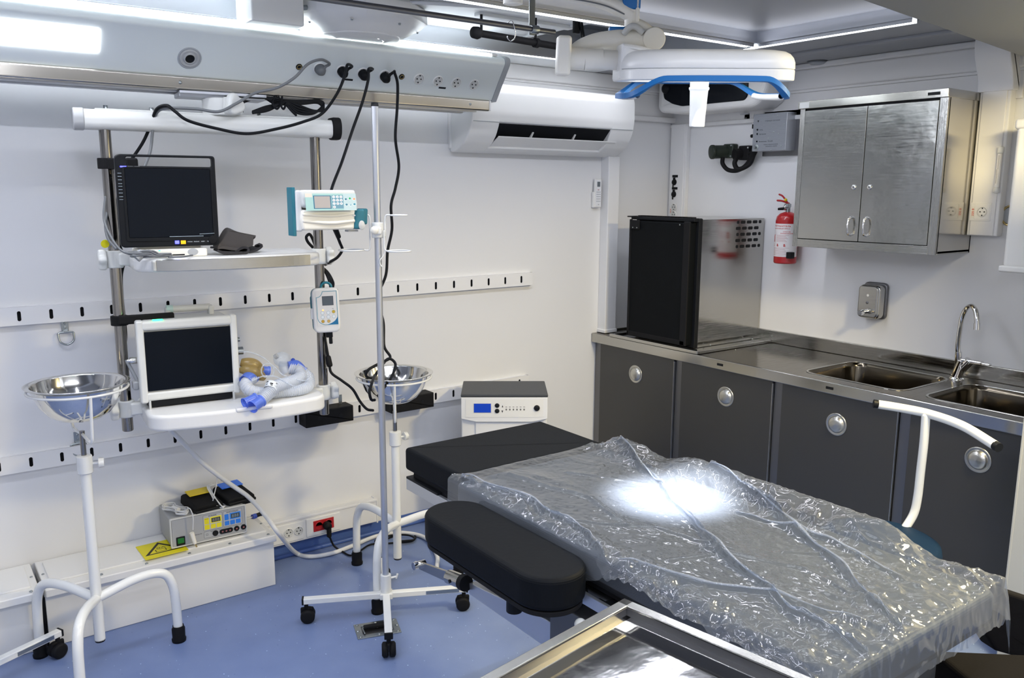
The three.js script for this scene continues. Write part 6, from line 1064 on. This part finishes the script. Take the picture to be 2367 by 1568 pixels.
// ---------- ceiling rod, hook, bracket, gas spring ----------
{
  const t = thing('ceiling_rod', 'horizontal grey steel rod hanging under the ceiling from a bracket', 'rod', [-2.6, 2.12, 1.42]), x1 = AY(1281, 75, 2.12).x, xb = AY(1228, 70, 2.12).x;
  part(t, 'rod', [rod(V(-3.4, 2.12, 1.425), V(x1, 2.12, 1.425), .0078, .0078, 20)], M.steelDark);
  part(t, 'bracket', [box(.022, .15, .003, xb, 2.18, 1.425 - .012, .001), lathe([[.0082, -.012], [.0125, -.012], [.0125, .012], [.0082, .012]], 20).rotateZ(Math.PI / 2).translate(xb, 2.12, 1.425), box(.05, .003, .03, xb - .016, 2.255, 1.42, .001)], M.zinc); part(t, 'bracket', [box(.022, .15, .003, -3.3, 2.18, 1.413, .001)], M.zinc);
  part(t, 'bracket_bolt', [-.024, -.004].map(d => lathe([[0, -.012], [.008, -.012], [.008, 0]], 6).translate(xb + d, 2.25, 1.42)), M.zinc);
  settle(t);
}
{ const p = AY(1168, 55, 2.13), t = thing('wire_hook', 'small bright wire hook hanging on the grey steel rod', 'hook', [p.x, 2.12, 1.425]); part(t, 'wire', tube([V(-.006, .003, -.006), V(-.004, .013, .0), V(.0, .012, .009), V(.004, 0, .012), V(.012, -.02, .008), V(.012, -.034, .004), V(.002, -.042, 0), V(-.009, -.036, -.0), V(-.011, -.029, 0)], .0014, 60, 8), M.chrome); }
{ const a = AY(1102, 76, 2.2), b = AY(1345, 117, 2.2), t = thing('gas_spring', 'long black bar with a knob end under the dark ceiling recess', 'bar', a.clone().lerp(b, .5)); part(t, 'bar', [rod(a, b, .013, .013, 18), rod(a.clone().lerp(b, .52), a.clone().lerp(b, .55), .018)], M.blackMatt); part(t, 'end_knob', latheTo([[0, -.018], [.02, -.016], [.022, .004], [.018, .014], [0, .014]], a, b), M.blackMatt);
  part(t, 'hanger', [rod(a.clone().lerp(b, .53), a.clone().lerp(b, .53).add(V(0, .09, .0)), .005), rod(a.clone().add(V(.02, 0, 0)), a.clone().add(V(.02, .065, 0)), .005)], M.black); settle(t); }
{ const p = AY(1334, 62, 2.27), t = thing('cable_hanger', 'black clip with looped cables in the dark ceiling recess', 'cable clip', p); part(t, 'clip', box(.03, .06, .014, -.004, .005, 0, .004), M.black); part(t, 'loop', [tube([V(.004, .02, .008), V(.012, -.02, .012), V(.018, -.055, .01), V(.03, -.06, .01), V(.028, -.03, .008), V(.016, .02, .008)], .004, 40, 8), tube([V(0, .04, 0), V(.002, .12, 0)], .004, 10, 8)], M.cable); }
{ const t = thing('recess_fixing', 'small grey conical fixing at the ceiling edge above the right wall', 'fixing', [-.06, CEIL, .98]); part(t, 'cone', lathe([[0, -.02], [.03, -.016], [.05, 0], [0, 0]], 24), M.capGrey); }
// ---------- cables ----------
const plugAt = (px, py, m, down) => { const p = onFront(px, py); return [face(lathe([[0, .034], [.012, .034], [.0185, .022], [.0195, .004], [.0195, 0], [0, 0]], 24).rotateX(Math.PI / 2), p, CFN), rod(p.clone().addScaledVector(CFN, .026), p.clone().addScaledVector(CFN, .03).add(V(.012, .022, .004)), .008, .006, 12)]; };
function plugCable(label, px, py, pts, r, m) {
  const p = onFront(px, py), t = thing('power_cable', label, 'power cable', p), s = p.clone().addScaledVector(CFN, .03).add(V(.012, .022, .004));
  part(t, 'plug', plugAt(px, py), m); part(t, 'lead', tube([s, s.clone().add(V(.012, .01, .012)), ...pts], r, pts.length * 14 + 20, 9), m); settle(t); return t;
}
plugCable('grey power cable plugged into the console running to the rack beam', 738, 158, [AZ(742, 138, .49), AZ(712, 148, .5), AZ(680, 180, .5), AZ(640, 203, .48), AZ(590, 215, .46), AZ(545, 240, .46), AZ(505, 258, .46), AZ(455, 252, .45), AZ(400, 250, .43), AZ(370, 254, .40), AZ(356, 275, .37), AZ(352, 310, .365), AZ(347, 350, .37), AZ(332, 392, .42)], .0052, M.cableGrey);
plugCable('black power cable sagging from the console across the rack beam', 790, 164, [AZ(803, 150, .49), AZ(798, 172, .5), AZ(780, 215, .5), AZ(745, 262, .48), AZ(700, 282, .48), AZ(640, 298, .47), AZ(570, 309, .47), AZ(500, 297, .46), AZ(435, 279, .46), AZ(405, 258, .45), AZ(385, 244, .43), AZ(362, 253, .40), AZ(348, 290, .35), AZ(330, 330, .33), AZ(300, 375, .32), AZ(285, 398, .33)], .0055, M.cable);
plugCable('black power cable dropping from the console behind the stand pole to the pump', 838, 170, [AZ(852, 160, .49), AZ(851, 185, .5), AZ(838, 235, .5), AZ(815, 300, .5), AZ(790, 375, .54), AZ(766, 440, .64), AZ(768, 480, .66)], .0055, M.cable);
plugCable('long black power cable hanging from the console into the right basin', 888, 176, [AZ(912, 168, .47), AZ(919, 195, .47), AZ(918, 250, .46), AZ(914, 320, .46), AZ(922, 385, .46), AZ(914, 435, .46), AZ(904, 475, .47), AZ(906, 530, .47), AZ(896, 580, .47), AZ(892, 635, .48), AZ(873, 690, .48), AZ(886, 745, .48), AZ(888, 800, .5), AZ(902, 826, .52), AZ(882, 838, .55), AZ(852, 855, .56), AZ(847, 870, .55), AZ(862, 874, .54), AZ(876, 855, .54), AZ(897, 830, .53), AZ(914, 842, .55), AZ(905, 872, .6), AZ(885, 900, .66), AZ(875, 915, .68)], .0058, M.cable);
{ const t = thing('cable_loop', 'black cable loop hanging over the front of the right basin', 'cable', AZ(858, 900, .7)); part(t, 'loop', tube([AZ(866, 868, .6), AZ(860, 885, .69), AZ(854, 905, .72), AZ(858, 924, .72), AZ(866, 925, .72)], .0055, 40, 9), M.cable); settle(t); }
{ // tied bundle of black cable on top of the rack beam
  const t = thing('cable_bundle', 'tied bundle of black cable lying on the rack beam', 'cable', rk(.2, 1.93, 0)), a = [];
  for (let k = 0; k < 4; k++) a.push(tube([AZ(555, 258 - k * 3, .38), AZ(560 + k * 4, 238 - k * 4, .37), AZ(600, 226 - k * 2, .36), AZ(635, 228 + k * 4, .37), AZ(660, 232 + k * 3, .38), AZ(700, 234 + k * 2, .37), AZ(735, 232 + k * 2, .36), AZ(748, 242 + k * 4, .36), AZ(725, 262 - k * 2, .38), AZ(690, 262 - k * 6, .38), AZ(660, 242 - k * 2, .38), AZ(620, 246 + k * 3, .39), AZ(585, 258 + k, .39)], .005, 120, 8));
  a.push(tube([AZ(560, 258, .39), AZ(552, 240, .38), AZ(565, 226, .37), AZ(600, 228, .36), AZ(640, 226, .36)], .005, 60, 8), tube([AZ(660, 240, .38), AZ(672, 254, .39), AZ(684, 266, .39)], .005, 20, 8));
  part(t, 'coil', a, M.cable); part(t, 'tie', [tube([AZ(634, 222, .39), AZ(630, 240, .4), AZ(640, 252, .4), AZ(648, 240, .39), AZ(644, 224, .37)], .004, 40, 8), tube([AZ(652, 224, .38), AZ(650, 244, .4), AZ(656, 252, .4), AZ(662, 238, .39)], .004, 40, 8)], M.cable); settle(t);
}
solo('rack_cable', tube([AZ(300, 372, .31), AZ(278, 420, .31), AZ(272, 470, .3), AZ(270, 520, .3), AZ(274, 560, .31), AZ(286, 600, .31), AZ(280, 640, .31), AZ(283, 700, .31), AZ(290, 770, .31), AZ(288, 810, .31), AZ(286, 840, .31)], .006, 140, 8), M.cable, 'black cable running down behind the left rack pole', 'cable');
solo('rack_cable', tube([AZ(262, 430, .31), AZ(250, 480, .33), AZ(244, 520, .36), AZ(250, 552, .4), AZ(268, 575, .44)], .005, 60, 8), M.cableGrey, 'grey lead curling round the left rack pole beside the monitor', 'cable');
solo('pump_cable', tube([AZ(779, 545, .6), AZ(786, 562, .58), AZ(791, 578, .55), AZ(780, 595, .5), AZ(764, 605, .44), AZ(752, 612, .36)], .0058, 60, 8), M.cable, 'short black cable below the infusion pump going behind the shelf knob', 'cable');
{ const t = thing('cable_plug', 'black cable plug hanging under the infusion pump', 'plug', AZ(779, 540, .6)); part(t, 'plug_body', [rod(AZ(773, 524, .62), AZ(783, 549, .6), .011, .009, 8)], M.rubber); settle(t); }
solo('pump_cable', tube([AZ(726, 575, .33), AZ(712, 560, .33), AZ(708, 548, .33), AZ(716, 542, .33), AZ(724, 556, .33), AZ(730, 575, .34)], .006, 60, 8), M.cable, 'small black cable loop behind the right rack pole at the upper shelf', 'cable');
{ const a = []; for (let k = 0; k < 3; k++) a.push(tube([AZ(738, 612, .37), AZ(752 + k * 3, 630, .38), AZ(760 + k * 5, 648 + k * 2, .40), AZ(764 + k * 3, 664, .42)], .0048, 30, 8)); solo('pump_cable', a, M.cable, 'gathered black cables above the handheld pump', 'cable'); }
{ const t = thing('power_cable', 'black cable with a ferrite sleeve hanging from the handheld pump to the stand', 'power cable', AZ(760, 830, .44)); part(t, 'lead', tube([AZ(751, 782, .43), AZ(756, 810, .44), AZ(761, 838, .45), AZ(766, 862, .46), AZ(790, 880, .48), AZ(815, 900, .5), AZ(832, 928, .52), AZ(848, 946, .54), AZ(862, 949, .56)], .0055, 100, 9), M.cable); part(t, 'ferrite_sleeve', latheTo([[0, 0], [.009, .002], [.0115, .008], [.0115, .04], [.009, .046], [0, .048]], AZ(757, 822, .442), AZ(763, 848, .452)), M.rubber); settle(t); }

renderer.render(scene, camera);
